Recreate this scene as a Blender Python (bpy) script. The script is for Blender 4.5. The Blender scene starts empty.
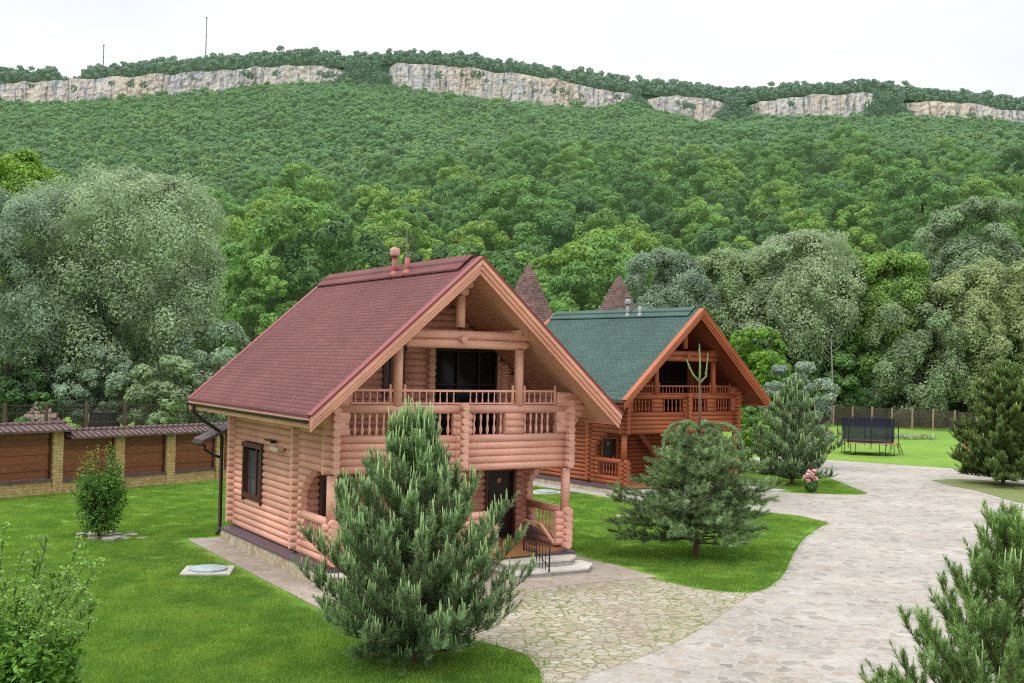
import bpy, math, random
from mathutils import Vector, Matrix
from mathutils.geometry import tessellate_polygon
R = math.radians
sc = bpy.context.scene
col = sc.collection
PI = math.pi

# ------------------------------------------------------------------ camera model
F, PITCH, ROLL, CH = 1153.7, .0176, .0221, 6.0583

def ray(x, y):
    a, b = x - 512, y - 341.5
    c, s = math.cos(ROLL), math.sin(ROLL)
    px, py = a * c + b * s, -a * s + b * c
    r, u = px / F, -py / F
    c, s = math.cos(PITCH), math.sin(PITCH)
    return (r, c - u * s, s + u * c)

def G(x, y, z=0.0):
    d = ray(x, y); t = (z - CH) / d[2]
    return (d[0] * t, d[1] * t)

def atY(x, y, Y):
    d = ray(x, y); t = Y / d[1]
    return (d[0] * t, Y, CH + d[2] * t)

# ------------------------------------------------------------------ mesh builder
class MB:
    def __init__(s):
        s.v = []; s.n = 0; s.l = []; s.st = []; s.mi = []; s.sm = []; s.uv = []

    def vert(s, x, y, z):
        s.v.extend((x, y, z)); s.n += 1
        return s.n - 1

    def face(s, idx, m=0, sm=False):
        s.st.append(len(s.l)); s.l.extend(idx); s.mi.append(m); s.sm.append(sm)

    def quad(s, a, b, c, d, m=0):
        i = s.n
        for p in (a, b, c, d): s.v.extend(p)
        s.n += 4
        s.face((i, i + 1, i + 2, i + 3), m)

    def tri(s, a, b, c, m=0):
        i = s.n
        s.v.extend(a); s.v.extend(b); s.v.extend(c); s.n += 3
        s.face((i, i + 1, i + 2), m)

    def box(s, x0, y0, z0, x1, y1, z1, m=0):
        i = s.n
        for z in (z0, z1):
            for x, y in ((x0, y0), (x1, y0), (x1, y1), (x0, y1)): s.v.extend((x, y, z))
        s.n += 8
        for f in ((3, 2, 1, 0), (4, 5, 6, 7), (0, 1, 5, 4), (1, 2, 6, 5), (2, 3, 7, 6), (3, 0, 4, 7)):
            s.face([i + k for k in f], m)

    def bar(s, p0, p1, w, h, m=0):
        # box along p0-p1, w across, h up
        p0, p1 = Vector(p0), Vector(p1); d = (p1 - p0).normalized()
        up = Vector((0, 0, 1)) if abs(d.z) < .95 else Vector((0, 1, 0))
        a = d.cross(up).normalized() * (w / 2); b = a.cross(d).normalized() * (h / 2)
        i = s.n
        for p in (p0, p1):
            for q in (-a - b, a - b, a + b, -a + b): s.v.extend(p + q)
        s.n += 8
        for f in ((0, 1, 2, 3), (7, 6, 5, 4), (0, 4, 5, 1), (1, 5, 6, 2), (2, 6, 7, 3), (3, 7, 4, 0)):
            s.face([i + k for k in f], m)

    def tube(s, pts, rad, n=8, m=0, caps=True, sm=True, ph=0.0):
        pts = [Vector(p) for p in pts]
        if not isinstance(rad, (list, tuple)): rad = [rad] * len(pts)
        i0 = s.n; prev = None
        for k, p in enumerate(pts):
            d = (pts[min(k + 1, len(pts) - 1)] - pts[max(k - 1, 0)])
            if d.length < 1e-9: d = Vector((0, 0, 1))
            d.normalize()
            if prev is None:
                up = Vector((0, 0, 1)) if abs(d.z) < .9 else Vector((1, 0, 0))
                a = d.cross(up).normalized()
            else:
                a = (prev - d * prev.dot(d)).normalized()
            prev = a; b = d.cross(a); r = rad[k]
            for j in range(n):
                t = 2 * PI * j / n + ph
                s.v.extend(p + a * (r * math.cos(t)) + b * (r * math.sin(t)))
            s.n += n
        for k in range(len(pts) - 1):
            for j in range(n):
                a0 = i0 + k * n + j; a1 = i0 + k * n + (j + 1) % n
                s.face((a0, a1, a1 + n, a0 + n), m, sm)
        if caps:
            s.face([i0 + j for j in range(n - 1, -1, -1)], m)
            e = i0 + (len(pts) - 1) * n
            s.face([e + j for j in range(n)], m)

    def lathe(s, x, y, z, prof, n=10, m=0):
        # prof: (radius, height)
        i0 = s.n
        for r, h in prof:
            for j in range(n):
                t = 2 * PI * j / n
                s.v.extend((x + r * math.cos(t), y + r * math.sin(t), z + h))
            s.n += n
        for k in range(len(prof) - 1):
            for j in range(n):
                a0 = i0 + k * n + j; a1 = i0 + k * n + (j + 1) % n
                s.face((a0, a1, a1 + n, a0 + n), m, True)
        s.face([i0 + j for j in range(n - 1, -1, -1)], m)
        e = i0 + (len(prof) - 1) * n
        s.face([e + j for j in range(n)], m)

    def prism(s, poly, z0, z1, m=0, mside=None):
        # horizontal polygon extruded
        n = len(poly); i = s.n
        for z in (z0, z1):
            for p in poly: s.v.extend((p[0], p[1], z))
        s.n += 2 * n
        for t in tessellate_polygon([[Vector((p[0], p[1], 0)) for p in poly]]):
            a, b, c = t
            A, B, C_ = poly[a], poly[b], poly[c]
            if (B[0] - A[0]) * (C_[1] - A[1]) - (B[1] - A[1]) * (C_[0] - A[0]) < 0: a, c = c, a
            s.face((i + n + a, i + n + b, i + n + c), m)
            s.face((i + c, i + b, i + a), m)
        for k in range(n):
            k2 = (k + 1) % n
            s.face((i + k, i + k2, i + n + k2, i + n + k), m if mside is None else mside)

    def build(s, name, mats, parent=None, loc=None, link=True):
        me = bpy.data.meshes.new(name)
        me.vertices.add(s.n); me.vertices.foreach_set('co', s.v)
        me.loops.add(len(s.l)); me.loops.foreach_set('vertex_index', s.l)
        me.polygons.add(len(s.st)); me.polygons.foreach_set('loop_start', s.st)
        me.polygons.foreach_set('material_index', s.mi)
        me.polygons.foreach_set('use_smooth', s.sm)
        if s.uv:
            u = me.uv_layers.new(name='UVMap'); u.data.foreach_set('uv', s.uv)
        me.update(calc_edges=True); me.validate()
        if not isinstance(mats, (list, tuple)): mats = [mats]
        for m_ in mats: me.materials.append(m_)
        return place(name, me, parent, loc, link)

def place(name, me, parent=None, loc=None, link=True):
    o = bpy.data.objects.new(name, me)
    if link: col.objects.link(o)
    if parent is not None: o.parent = parent
    if loc is not None: o.location = loc
    return o

def tag(o, label, cat, group=None):
    o['label'] = label; o['category'] = cat
    if group: o['group'] = group
    return o

def empty(name, loc, rz=0.0, label=None, cat=None, group=None):
    o = bpy.data.objects.new(name, None); col.objects.link(o)
    o.empty_display_size = .3
    o.location = loc; o.rotation_euler = (0, 0, rz)
    if label: tag(o, label, cat, group)
    return o

def struct(o):
    o['kind'] = 'structure'
    return o

def bevel(o, w, seg=2):
    b = o.modifiers.new('bevel', 'BEVEL'); b.width = w; b.segments = seg; b.limit_method = 'ANGLE'
    return o

# ------------------------------------------------------------------ materials
class N:
    def __init__(s, name):
        s.m = bpy.data.materials.new(name); s.m.use_nodes = True
        s.t = s.m.node_tree; s.t.nodes.clear()
        s.out = s.t.nodes.new('ShaderNodeOutputMaterial')

    def n(s, typ, **kw):
        nd = s.t.nodes.new(typ)
        for k, v in kw.items():
            if k.startswith('i_'):
                nd.inputs[k[2:].replace('_', ' ')].default_value = v
            else: setattr(nd, k, v)
        return nd

    def k(s, a, b): s.t.links.new(a, b)

    def ramp(s, fac, stops):
        r = s.n('ShaderNodeValToRGB'); e = r.color_ramp.elements
        while len(e) < len(stops): e.new(.5)
        for q, (p, c) in zip(e, stops): q.position = p; q.color = (*c, 1) if len(c) == 3 else c
        s.k(fac, r.inputs[0]); return r.outputs[0]

    def mix(s, fac, a, b, mode='MIX'):
        x = s.n('ShaderNodeMix', data_type='RGBA', blend_type=mode)
        for sock, val in ((x.inputs[0], fac), (x.inputs[6], a), (x.inputs[7], b)):
            if hasattr(val, 'links') or hasattr(val, 'is_linked'): s.k(val, sock)
            elif isinstance(val, (int, float)): sock.default_value = val
            else: sock.default_value = (*val, 1)
        return x.outputs[2]

    def math(s, op, a, b=None, clamp=False):
        x = s.n('ShaderNodeMath', operation=op, use_clamp=clamp)
        for sock, val in ((x.inputs[0], a), (x.inputs[1], b)):
            if val is None: continue
            if hasattr(val, 'is_linked'): s.k(val, sock)
            else: sock.default_value = val
        return x.outputs[0]

    def noise(s, scale, vec=None, detail=4.0, rough=.55):
        x = s.n('ShaderNodeTexNoise'); x.inputs['Scale'].default_value = scale
        x.inputs['Detail'].default_value = detail; x.inputs['Roughness'].default_value = rough
        if vec is not None: s.k(vec, x.inputs['Vector'])
        return x.outputs[0]

    def coords(s, kind='Object', scale=None):
        c = s.n('ShaderNodeTexCoord').outputs[kind]
        if scale:
            mp = s.n('ShaderNodeMapping'); mp.inputs['Scale'].default_value = scale
            s.k(c, mp.inputs[0]); c = mp.outputs[0]
        return c

    def worldpos(s, scale=None):
        c = s.n('ShaderNodeNewGeometry').outputs['Position']
        if scale:
            mp = s.n('ShaderNodeMapping'); mp.inputs['Scale'].default_value = scale
            s.k(c, mp.inputs[0]); c = mp.outputs[0]
        return c

    def bump(s, h, strength=.3, dist=.02):
        b = s.n('ShaderNodeBump'); b.inputs['Strength'].default_value = strength
        b.inputs['Distance'].default_value = dist; s.k(h, b.inputs['Height']); return b.outputs[0]

    def principled(s, color, rough=.6, normal=None, spec=.4, metal=0.0):
        p = s.n('ShaderNodeBsdfPrincipled')
        if hasattr(color, 'is_linked'): s.k(color, p.inputs['Base Color'])
        else: p.inputs['Base Color'].default_value = (*color, 1)
        if hasattr(rough, 'is_linked'): s.k(rough, p.inputs['Roughness'])
        else: p.inputs['Roughness'].default_value = rough
        p.inputs['Specular IOR Level'].default_value = spec
        p.inputs['Metallic'].default_value = metal
        if normal is not None: s.k(normal, p.inputs['Normal'])
        s.k(p.outputs[0], s.out.inputs[0]); return p

def mul(c, f): return tuple(min(1, x * f) for x in c)

def simple(name, c, rough=.6, var=.15, scale=6, bump=.0, spec=.4, metal=0.0):
    a = N(name); n_ = a.noise(scale, a.coords(), 5)
    cc = a.ramp(n_, [(.3, mul(c, 1 - var)), (.7, mul(c, 1 + var))])
    a.principled(cc, rough, a.bump(a.noise(scale * 6, a.coords(), 4), bump, .01) if bump else None, spec, metal)
    return a.m

def wood(name, c, grain=(1.2, 1.2, 14), var=.16, rough=.55):
    a = N(name)
    isl = a.n('ShaderNodeNewGeometry').outputs['Random Per Island']
    base = a.ramp(isl, [(0, mul(c, 1 - var)), (.5, c), (1, mul(c, 1 + var))])
    st = a.noise(3.0, a.coords('Object', (6, 6, 22)), 5, .6)
    sh = a.ramp(st, [(.3, (.82, .81, .80)), (.6, (1.04, 1.04, 1.04))])
    cc = a.mix(1.0, base, sh, 'MULTIPLY')
    nrm = a.n('ShaderNodeSeparateXYZ'); a.k(a.n('ShaderNodeTexCoord').outputs['Normal'], nrm.inputs[0])
    ax = a.math('LESS_THAN', a.math('ABSOLUTE', nrm.outputs[0]), a.math('ABSOLUTE', nrm.outputs[1]))
    ga = a.noise(1.0, a.coords('Object', (.9, 16, 16)), 5, .65); gb = a.noise(1.0, a.coords('Object', (16, .9, 16)), 5, .65)
    gm = a.n('ShaderNodeMix', data_type='FLOAT'); a.k(ax, gm.inputs[0]); a.k(gb, gm.inputs[2]); a.k(ga, gm.inputs[3])
    grain = a.ramp(gm.outputs[0], [(.30, (.78, .74, .72)), (.44, (1, 1, 1)), (.487, (1, 1, 1)), (.50, (.62, .56, .52)), (.513, (1, 1, 1)), (.66, (1.07, 1.07, 1.06))])
    cc = a.mix(.75, cc, grain, 'MULTIPLY')
    big = a.ramp(a.noise(.7, a.coords(), 3), [(.35, (.88, .86, .85)), (.65, (1.06, 1.06, 1.06))])
    cc = a.mix(1.0, cc, big, 'MULTIPLY')
    kn = a.n('ShaderNodeTexVoronoi'); kn.inputs['Scale'].default_value = 2.2; a.k(a.coords('Object', (1, 1, 2.3)), kn.inputs['Vector'])
    kf = a.ramp(kn.outputs['Distance'], [(.03, (.55, .5, .47)), (.085, (1, 1, 1))])
    cc = a.mix(.4, cc, kf, 'MULTIPLY')
    a.principled(cc, rough, a.bump(st, .25, .01), .35)
    return a.m

def shingles(name, c1, c2, dark):
    a = N(name); uv = a.n('ShaderNodeTexCoord').outputs['UV']
    b = a.n('ShaderNodeTexBrick'); a.k(uv, b.inputs['Vector'])
    b.inputs['Scale'].default_value = 1.0; b.inputs['Brick Width'].default_value = .34; b.inputs['Row Height'].default_value = .15
    b.inputs['Mortar Size'].default_value = .018; b.inputs['Mortar Smooth'].default_value = .3; b.offset = .5
    b.inputs['Color1'].default_value = (*c1, 1); b.inputs['Color2'].default_value = (*c2, 1); b.inputs['Mortar'].default_value = (*dark, 1)
    n_ = a.ramp(a.noise(.55, a.coords(), 4), [(.3, (.86, .86, .86)), (.7, (1.12, 1.12, 1.12))])
    cc = a.mix(1.0, b.outputs[0], n_, 'MULTIPLY')
    cc = a.mix(1.0, cc, a.ramp(a.noise(9, a.coords(), 4), [(.3, (.8, .8, .8)), (.7, (1.15, 1.15, 1.15))]), 'MULTIPLY')
    a.principled(cc, .85, a.bump(b.outputs['Fac'], -.6, .03), .2)
    return a.m

def leafmat(name, dark, mid, light, trans=.3, objvar=.35, clump=.5, clscale=.35, haze=None, rough=.55, tint=(1.1, 1.15, .6), patch=None):
    a = N(name); g = a.n('ShaderNodeNewGeometry')
    isl = g.outputs['Random Per Island']
    c = a.ramp(isl, [(0, dark), (.5, mid), (1, light)])
    cl = a.ramp(a.noise(clscale, a.coords(), 3), [(.35, (1 - clump,) * 3), (.65, (1 + clump * .6,) * 3)])
    c = a.mix(1.0, c, cl, 'MULTIPLY')
    oi = a.n('ShaderNodeObjectInfo').outputs['Random']
    hv = a.ramp(oi, [(0, (1 - objvar, 1 - objvar, 1 - objvar * .7)), (.35, (1 - objvar * .3, 1 - objvar * .25, 1)), (.7, (1.05, 1.03, .95)), (1, (1 + objvar * 1.5, 1 + objvar * .7, 1 - objvar * .2))])
    c = a.mix(1.0, c, hv, 'MULTIPLY')
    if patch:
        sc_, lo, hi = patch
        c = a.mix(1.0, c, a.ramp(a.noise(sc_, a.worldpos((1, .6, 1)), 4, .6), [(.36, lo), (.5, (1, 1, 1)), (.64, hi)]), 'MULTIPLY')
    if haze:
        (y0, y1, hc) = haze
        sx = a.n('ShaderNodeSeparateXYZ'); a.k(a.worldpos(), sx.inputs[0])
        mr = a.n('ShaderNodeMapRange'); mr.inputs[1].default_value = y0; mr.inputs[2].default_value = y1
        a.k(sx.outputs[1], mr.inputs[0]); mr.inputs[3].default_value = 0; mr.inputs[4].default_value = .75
        c = a.mix(mr.outputs[0], c, hc)  # distance haze painted into the leaf colour along world Y
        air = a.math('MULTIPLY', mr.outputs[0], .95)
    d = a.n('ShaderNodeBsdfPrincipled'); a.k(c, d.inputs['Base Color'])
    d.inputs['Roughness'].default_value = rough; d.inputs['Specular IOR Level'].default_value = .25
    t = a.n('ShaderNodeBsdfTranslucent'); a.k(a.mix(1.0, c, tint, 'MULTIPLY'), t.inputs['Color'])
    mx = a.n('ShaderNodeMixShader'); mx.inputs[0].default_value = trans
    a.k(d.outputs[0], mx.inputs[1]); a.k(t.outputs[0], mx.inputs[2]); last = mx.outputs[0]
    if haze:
        # glow added to the leaves, imitating air haze and lifting their shadows
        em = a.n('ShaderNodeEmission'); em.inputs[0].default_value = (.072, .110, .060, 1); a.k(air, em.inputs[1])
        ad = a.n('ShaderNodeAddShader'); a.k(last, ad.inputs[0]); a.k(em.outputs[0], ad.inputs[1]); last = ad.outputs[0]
    a.k(last, a.out.inputs[0])
    return a.m

def flagstone(name, cols, joint, scale, jw, moss=None, stretch=(1, 1, 1)):
    a = N(name); pos = a.worldpos(stretch)
    wob = a.n('ShaderNodeTexNoise'); wob.inputs['Scale'].default_value = scale * .9; a.k(pos, wob.inputs['Vector'])
    v2 = a.n('ShaderNodeVectorMath', operation='MULTIPLY_ADD'); a.k(wob.outputs['Color'], v2.inputs[0])
    v2.inputs[1].default_value = (.28, .28, 0); a.k(pos, v2.inputs[2])
    vo = a.n('ShaderNodeTexVoronoi'); vo.inputs['Scale'].default_value = scale; a.k(v2.outputs[0], vo.inputs['Vector'])
    ve = a.n('ShaderNodeTexVoronoi', feature='DISTANCE_TO_EDGE'); ve.inputs['Scale'].default_value = scale; a.k(v2.outputs[0], ve.inputs['Vector'])
    bw = a.n('ShaderNodeSeparateColor'); a.k(vo.outputs['Color'], bw.inputs[0])
    n_ = len(cols)
    c = a.ramp(bw.outputs[0], [(i / (n_ - 1), cc) for i, cc in enumerate(cols)])
    c = a.mix(1.0, c, a.ramp(a.noise(7, pos, 6, .65), [(.3, (.78, .78, .78)), (.7, (1.16, 1.15, 1.14))]), 'MULTIPLY')
    c = a.mix(1.0, c, a.ramp(a.noise(.28, pos, 4), [(.35, (.80, .79, .78)), (.62, (1.06, 1.06, 1.06))]), 'MULTIPLY')
    jm = a.ramp(ve.outputs['Distance'], [(jw * .5, (1, 1, 1)), (jw, (0, 0, 0))])
    jc = joint
    if moss:
        mn = a.ramp(a.noise(.55, pos, 4, .6), [(.42, (0, 0, 0)), (.6, (1, 1, 1))])
        jc = a.mix(mn, joint, moss)
        # moss also creeps over the stones in places
        m2 = a.ramp(a.noise(.8, a.worldpos((1, 1, 1)), 6, .7), [(.58, (0, 0, 0)), (.7, (.75, .75, .75))])
        c = a.mix(m2, c, mul(moss, 1.25))
    c = a.mix(jm, c, jc)
    a.principled(c, .8, a.bump(ve.outputs['Distance'], .5, .03), .3)
    return a.m

M = {}
M['peach'] = wood('peach_log_wood', (.74, .39, .30), var=.08)
M['peach_trim'] = wood('peach_trim_wood', (.78, .385, .28), var=.03)
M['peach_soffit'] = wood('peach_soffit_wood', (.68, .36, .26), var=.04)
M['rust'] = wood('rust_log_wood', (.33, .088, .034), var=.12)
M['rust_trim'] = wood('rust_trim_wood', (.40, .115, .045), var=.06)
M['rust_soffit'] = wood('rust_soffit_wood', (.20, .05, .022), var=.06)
M['deck'] = wood('deck_board_wood', (.36, .16, .06), var=.1)
M['red_shingle'] = shingles('red_shingles', (.172, .066, .064), (.145, .055, .055), (.09, .035, .036))
M['green_shingle'] = shingles('green_shingles', (.072, .122, .106), (.054, .098, .086), (.025, .047, .041))
M['red_metal'] = simple('red_metal', (.22, .04, .04), .45, .08, 3)
M['green_metal'] = simple('green_metal', (.06, .13, .11), .45, .08, 3)
M['vent_red'] = simple('vent_red', (.34, .09, .085), .5, .12, 8)
M['vent_cap'] = simple('vent_cap', (.45, .23, .21), .5, .12, 8)
M['vent_gray'] = simple('vent_gray', (.25, .28, .275), .4, .1, 8)
M['dark_brown'] = simple('dark_brown_metal', (.012, .007, .006), .4, .2, 4)
M['dark_frame'] = simple('dark_brown_frame', (.075, .022, .016), .45, .2, 8)
M['dark_door'] = simple('dark_door', (.018, .010, .008), .5, .3, 6)
M['black_iron'] = simple('black_iron', (.012, .011, .011), .45, .1, 9)
M['flash'] = simple('plinth_flashing', (.10, .068, .085), .5, .15, 3)
M['slate'] = simple('dark_slate_roof', (.09, .062, .072), .6, .2, 5, .2)
M['paper'] = simple('notice_plate', (.42, .22, .14), .6, .08, 12)
M['lamp_white'] = simple('lamp_white', (.62, .50, .40), .4, .05, 5)
M['concrete'] = simple('step_concrete', (.52, .49, .44), .85, .12, 3, .25)
M['step_side'] = simple('step_side_stone', (.36, .335, .30), .85, .25, 7, .3)
M['handwood'] = wood('handrail_wood', (.42, .23, .12), var=.05)
M['cover'] = simple('cover_plastic', (.32, .39, .40), .6, .18, 7, .1)
M['slab'] = simple('slab_concrete', (.42, .40, .36), .9, .16, 6, .3)
M['bark'] = simple('tree_bark', (.085, .065, .05), .9, .35, 8, .5)
M['pale_bark'] = simple('pale_bark', (.19, .175, .15), .9, .3, 6, .4)
M['pine_bark'] = simple('pine_bark', (.13, .075, .05), .9, .3, 14, .5)
M['dead_bark'] = simple('dead_bark', (.17, .14, .125), .9, .3, 6, .4)

def glass():
    a = N('window_glass')
    a.principled((.010, .010, .011), .12, None, .15)
    return a.m
M['glass'] = glass()
def pane():
    a = N('window_pane'); a.principled((.06, .08, .10), .07, None, .9); return a.m
M['pane'] = pane()

def plinth():
    a = N('plinth_stone'); c0 = a.coords()
    vo = a.n('ShaderNodeTexVoronoi'); vo.inputs['Scale'].default_value = 4.5; a.k(c0, vo.inputs['Vector'])
    ve = a.n('ShaderNodeTexVoronoi', feature='DISTANCE_TO_EDGE'); ve.inputs['Scale'].default_value = 4.5; a.k(c0, ve.inputs['Vector'])
    bw = a.n('ShaderNodeSeparateColor'); a.k(vo.outputs['Color'], bw.inputs[0])
    c = a.ramp(bw.outputs[0], [(0, (.36, .29, .19)), (.5, (.46, .38, .26)), (1, (.52, .46, .36))])
    c = a.mix(1.0, c, a.ramp(a.noise(14, c0, 5), [(.3, (.7, .7, .68)), (.7, (1.15, 1.15, 1.15))]), 'MULTIPLY')
    c = a.mix(a.ramp(ve.outputs['Distance'], [(.02, (.6, .6, .6)), (.07, (0, 0, 0))]), c, (.27, .23, .17))
    a.principled(c, .85, a.bump(ve.outputs['Distance'], .6, .04), .25)
    return a.m
M['plinth'] = plinth()

def brickstone():
    a = N('fence_stone'); c0 = a.coords()
    b = a.n('ShaderNodeTexBrick'); mp = a.n('ShaderNodeMapping'); mp.inputs['Rotation'].default_value = (R(90), 0, 0)
    a.k(c0, mp.inputs[0]); a.k(mp.outputs[0], b.inputs['Vector'])
    b.inputs['Scale'].default_value = 1; b.inputs['Brick Width'].default_value = .34; b.inputs['Row Height'].default_value = .13
    b.inputs['Mortar Size'].default_value = .012
    b.inputs['Color1'].default_value = (.44, .285, .105, 1); b.inputs['Color2'].default_value = (.52, .385, .19, 1); b.inputs['Mortar'].default_value = (.30, .23, .13, 1)
    c = a.mix(1.0, b.outputs[0], a.ramp(a.noise(6, c0, 5), [(.3, (.72, .7, .68)), (.7, (1.15, 1.15, 1.15))]), 'MULTIPLY')
    a.principled(c, .85, a.bump(a.noise(20, c0, 4), .5, .02), .25)
    return a.m
M['fence_stone'] = brickstone()

def board():
    a = N('fence_boards'); c0 = a.coords()
    st = a.noise(2.5, a.coords('Object', (1.5, 8, 14)), 6, .65)
    c = a.ramp(st, [(.3, (.10, .030, .014)), (.55, (.20, .066, .026)), (.75, (.34, .135, .046))])
    isl = a.n('ShaderNodeNewGeometry').outputs['Random Per Island']
    c = a.mix(1.0, c, a.ramp(isl, [(0, (.75, .75, .75)), (1, (1.2, 1.2, 1.2))]), 'MULTIPLY')
    kn = a.n('ShaderNodeTexVoronoi'); kn.inputs['Scale'].default_value = 2.6; a.k(c0, kn.inputs['Vector'])
    c = a.mix(a.ramp(kn.outputs['Distance'], [(.06, (.7, .7, .7)), (.15, (0, 0, 0))]), c, (.42, .18, .05))
    a.principled(c, .5, a.bump(st, .3, .01), .4)
    return a.m
M['boards'] = board()

def tile():
    a = N('cap_tiles'); c0 = a.coords()
    w = a.n('ShaderNodeTexBrick'); a.k(c0, w.inputs['Vector'])
    w.inputs['Scale'].default_value = 1; w.inputs['Brick Width'].default_value = .30; w.inputs['Row Height'].default_value = .2; w.inputs['Mortar Size'].default_value = .022
    w.inputs['Color1'].default_value = (.16, .105, .10, 1); w.inputs['Color2'].default_value = (.125, .078, .078, 1); w.inputs['Mortar'].default_value = (.06, .04, .04, 1)
    c = a.mix(1.0, w.outputs[0], a.ramp(a.noise(5, c0, 5), [(.3, (.75, .75, .75)), (.7, (1.2, 1.18, 1.15))]), 'MULTIPLY')
    a.principled(c, .7, a.bump(w.outputs['Fac'], -.5, .03), .3)
    return a.m
M['cap_tiles'] = tile()

def turretmat():
    a = N('turret_shingles'); uv = a.n('ShaderNodeTexCoord').outputs['UV']
    b = a.n('ShaderNodeTexBrick'); a.k(uv, b.inputs['Vector'])
    b.inputs['Scale'].default_value = 1; b.inputs['Brick Width'].default_value = .28; b.inputs['Row Height'].default_value = .17; b.inputs['Mortar Size'].default_value = .02
    b.inputs['Color1'].default_value = (.21, .14, .125, 1); b.inputs['Color2'].default_value = (.125, .08, .074, 1); b.inputs['Mortar'].default_value = (.06, .035, .035, 1)
    c = a.mix(1.0, b.outputs[0], a.ramp(a.noise(3, a.coords(), 6, .7), [(.3, (.6, .58, .58)), (.7, (1.35, 1.3, 1.25))]), 'MULTIPLY')
    a.principled(c, .85, a.bump(a.noise(12, a.coords(), 4), .6, .06), .2)
    return a.m
M['turret'] = turretmat()

M['drive'] = flagstone('drive_flagstone', [(.262, .232, .20), (.338, .305, .268), (.378, .352, .315), (.345, .292, .24), (.40, .375, .338), (.25, .235, .215)], (.345, .325, .295), 3.0, .05)
M['court'] = flagstone('mossy_flagstone', [(.30, .25, .175), (.35, .305, .23), (.385, .35, .285), (.31, .27, .195), (.40, .375, .315)], (.19, .165, .11), 3.5, .07, (.12, .16, .03))
M['apron'] = flagstone('apron_flagstone', [(.31, .255, .20), (.35, .295, .24), (.385, .34, .295), (.33, .275, .23)], (.29, .25, .205), 3.0, .05)
M['patio_light'] = flagstone('pale_patio', [(.40, .38, .34), (.46, .44, .41), (.50, .48, .45)], (.5, .47, .42), 2.2, .05)

def groundmat():
    a = N('lawn_ground'); p = a.worldpos()
    sx = a.n('ShaderNodeSeparateXYZ'); a.k(p, sx.inputs[0])
    fine = a.noise(34, p, 6, .7); mid = a.noise(1.1, p, 5, .6); big = a.noise(.16, p, 3)
    c = a.ramp(fine, [(.28, (.095, .19, .026)), (.5, (.155, .285, .044)), (.72, (.225, .375, .072))])
    c = a.mix(1.0, c, a.ramp(mid, [(.3, (.76, .82, .74)), (.68, (1.18, 1.12, 1.08))]), 'MULTIPLY')
    c = a.mix(1.0, c, a.ramp(big, [(.35, (.86, .9, .9)), (.65, (1.14, 1.06, 1.0))]), 'MULTIPLY')
    # faint yellowish worn patches
    yl = a.ramp(a.noise(.5, a.worldpos((1, 1, 1)), 6, .7), [(.54, (0, 0, 0)), (.70, (.5, .5, .5))])
    c = a.mix(yl, c, (.25, .29, .075))
    # beyond the garden the ground turns into forest floor, its far colour darkened to match tree shade
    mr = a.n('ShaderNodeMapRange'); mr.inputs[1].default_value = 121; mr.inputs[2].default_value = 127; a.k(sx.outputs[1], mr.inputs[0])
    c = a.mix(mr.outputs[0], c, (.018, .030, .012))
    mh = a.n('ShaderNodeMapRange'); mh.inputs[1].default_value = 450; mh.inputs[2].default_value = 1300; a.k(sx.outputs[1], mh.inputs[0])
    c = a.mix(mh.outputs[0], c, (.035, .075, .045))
    a.principled(c, .9, a.bump(fine, .7, .05), .15)
    return a.m
M['ground'] = groundmat()

def verge():
    a = N('dry_verge'); p = a.worldpos(); fine = a.noise(25, p, 6, .7)
    c = a.ramp(fine, [(.28, (.12, .125, .05)), (.55, (.20, .20, .09)), (.75, (.29, .26, .15))])
    c = a.mix(a.ramp(a.noise(.9, p, 4), [(.4, (0, 0, 0)), (.6, (.8, .8, .8))]), c, (.13, .19, .045))
    a.principled(c, .9, a.bump(fine, .6, .05), .15); return a.m
M['verge'] = verge()

def rock():
    a = N('cliff_rock')
    st = a.noise(.022, a.worldpos((2.2, 1, 1.0)), 8, .68)
    c = a.ramp(st, [(.30, (.26, .26, .28)), (.42, (.40, .385, .37)), (.50, (.56, .49, .39)), (.58, (.42, .40, .39)), (.70, (.62, .56, .48))])
    n2 = a.noise(.018, a.worldpos((1, 1, .6)), 5)
    c = a.mix(a.ramp(n2, [(.48, (0, 0, 0)), (.62, (.75, .75, .75))]), c, (.56, .45, .31))
    cr = a.ramp(a.noise(.075, a.worldpos((3.6, 1, .3)), 7, .72), [(.38, (.30, .30, .35)), (.50, (1.02, 1.02, 1.02))])
    c = a.mix(1.0, c, cr, 'MULTIPLY')
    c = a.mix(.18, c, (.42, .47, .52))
    a.principled(c, .95, a.bump(st, .8, 6), .1); return a.m
M['rock'] = rock()

# foliage
M['willow'] = leafmat('willow_leaf', (.25, .35, .225), (.33, .435, .30), (.43, .53, .385), .46, .14, .35, .5, tint=(1, 1.05, .85))
M['willow_olive'] = leafmat('olive_willow_leaf', (.215, .305, .165), (.295, .39, .22), (.39, .485, .305), .46, .15, .35, .4, tint=(1, 1.08, .75))
M['yellowgreen'] = leafmat('yellow_green_leaf', (.13, .235, .055), (.21, .35, .085), (.31, .45, .13), .4, .02, .35, .3)
M['bright'] = leafmat('bright_green_leaf', (.085, .20, .025), (.16, .32, .04), (.28, .46, .08), .35, .1, .35, .5)
M['darkleaf'] = leafmat('dark_green_leaf', (.065, .15, .04), (.11, .225, .062), (.17, .31, .10), .25, .35, .4, .3)
M['forest'] = leafmat('forest_leaf', (.11, .235, .048), (.165, .32, .072), (.235, .405, .105), .38, .6, .4, .22, haze=(20, 520, (.12, .245, .12)), patch=(.016, (.74, .80, .84), (1.22, 1.16, 1.0)))
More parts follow.
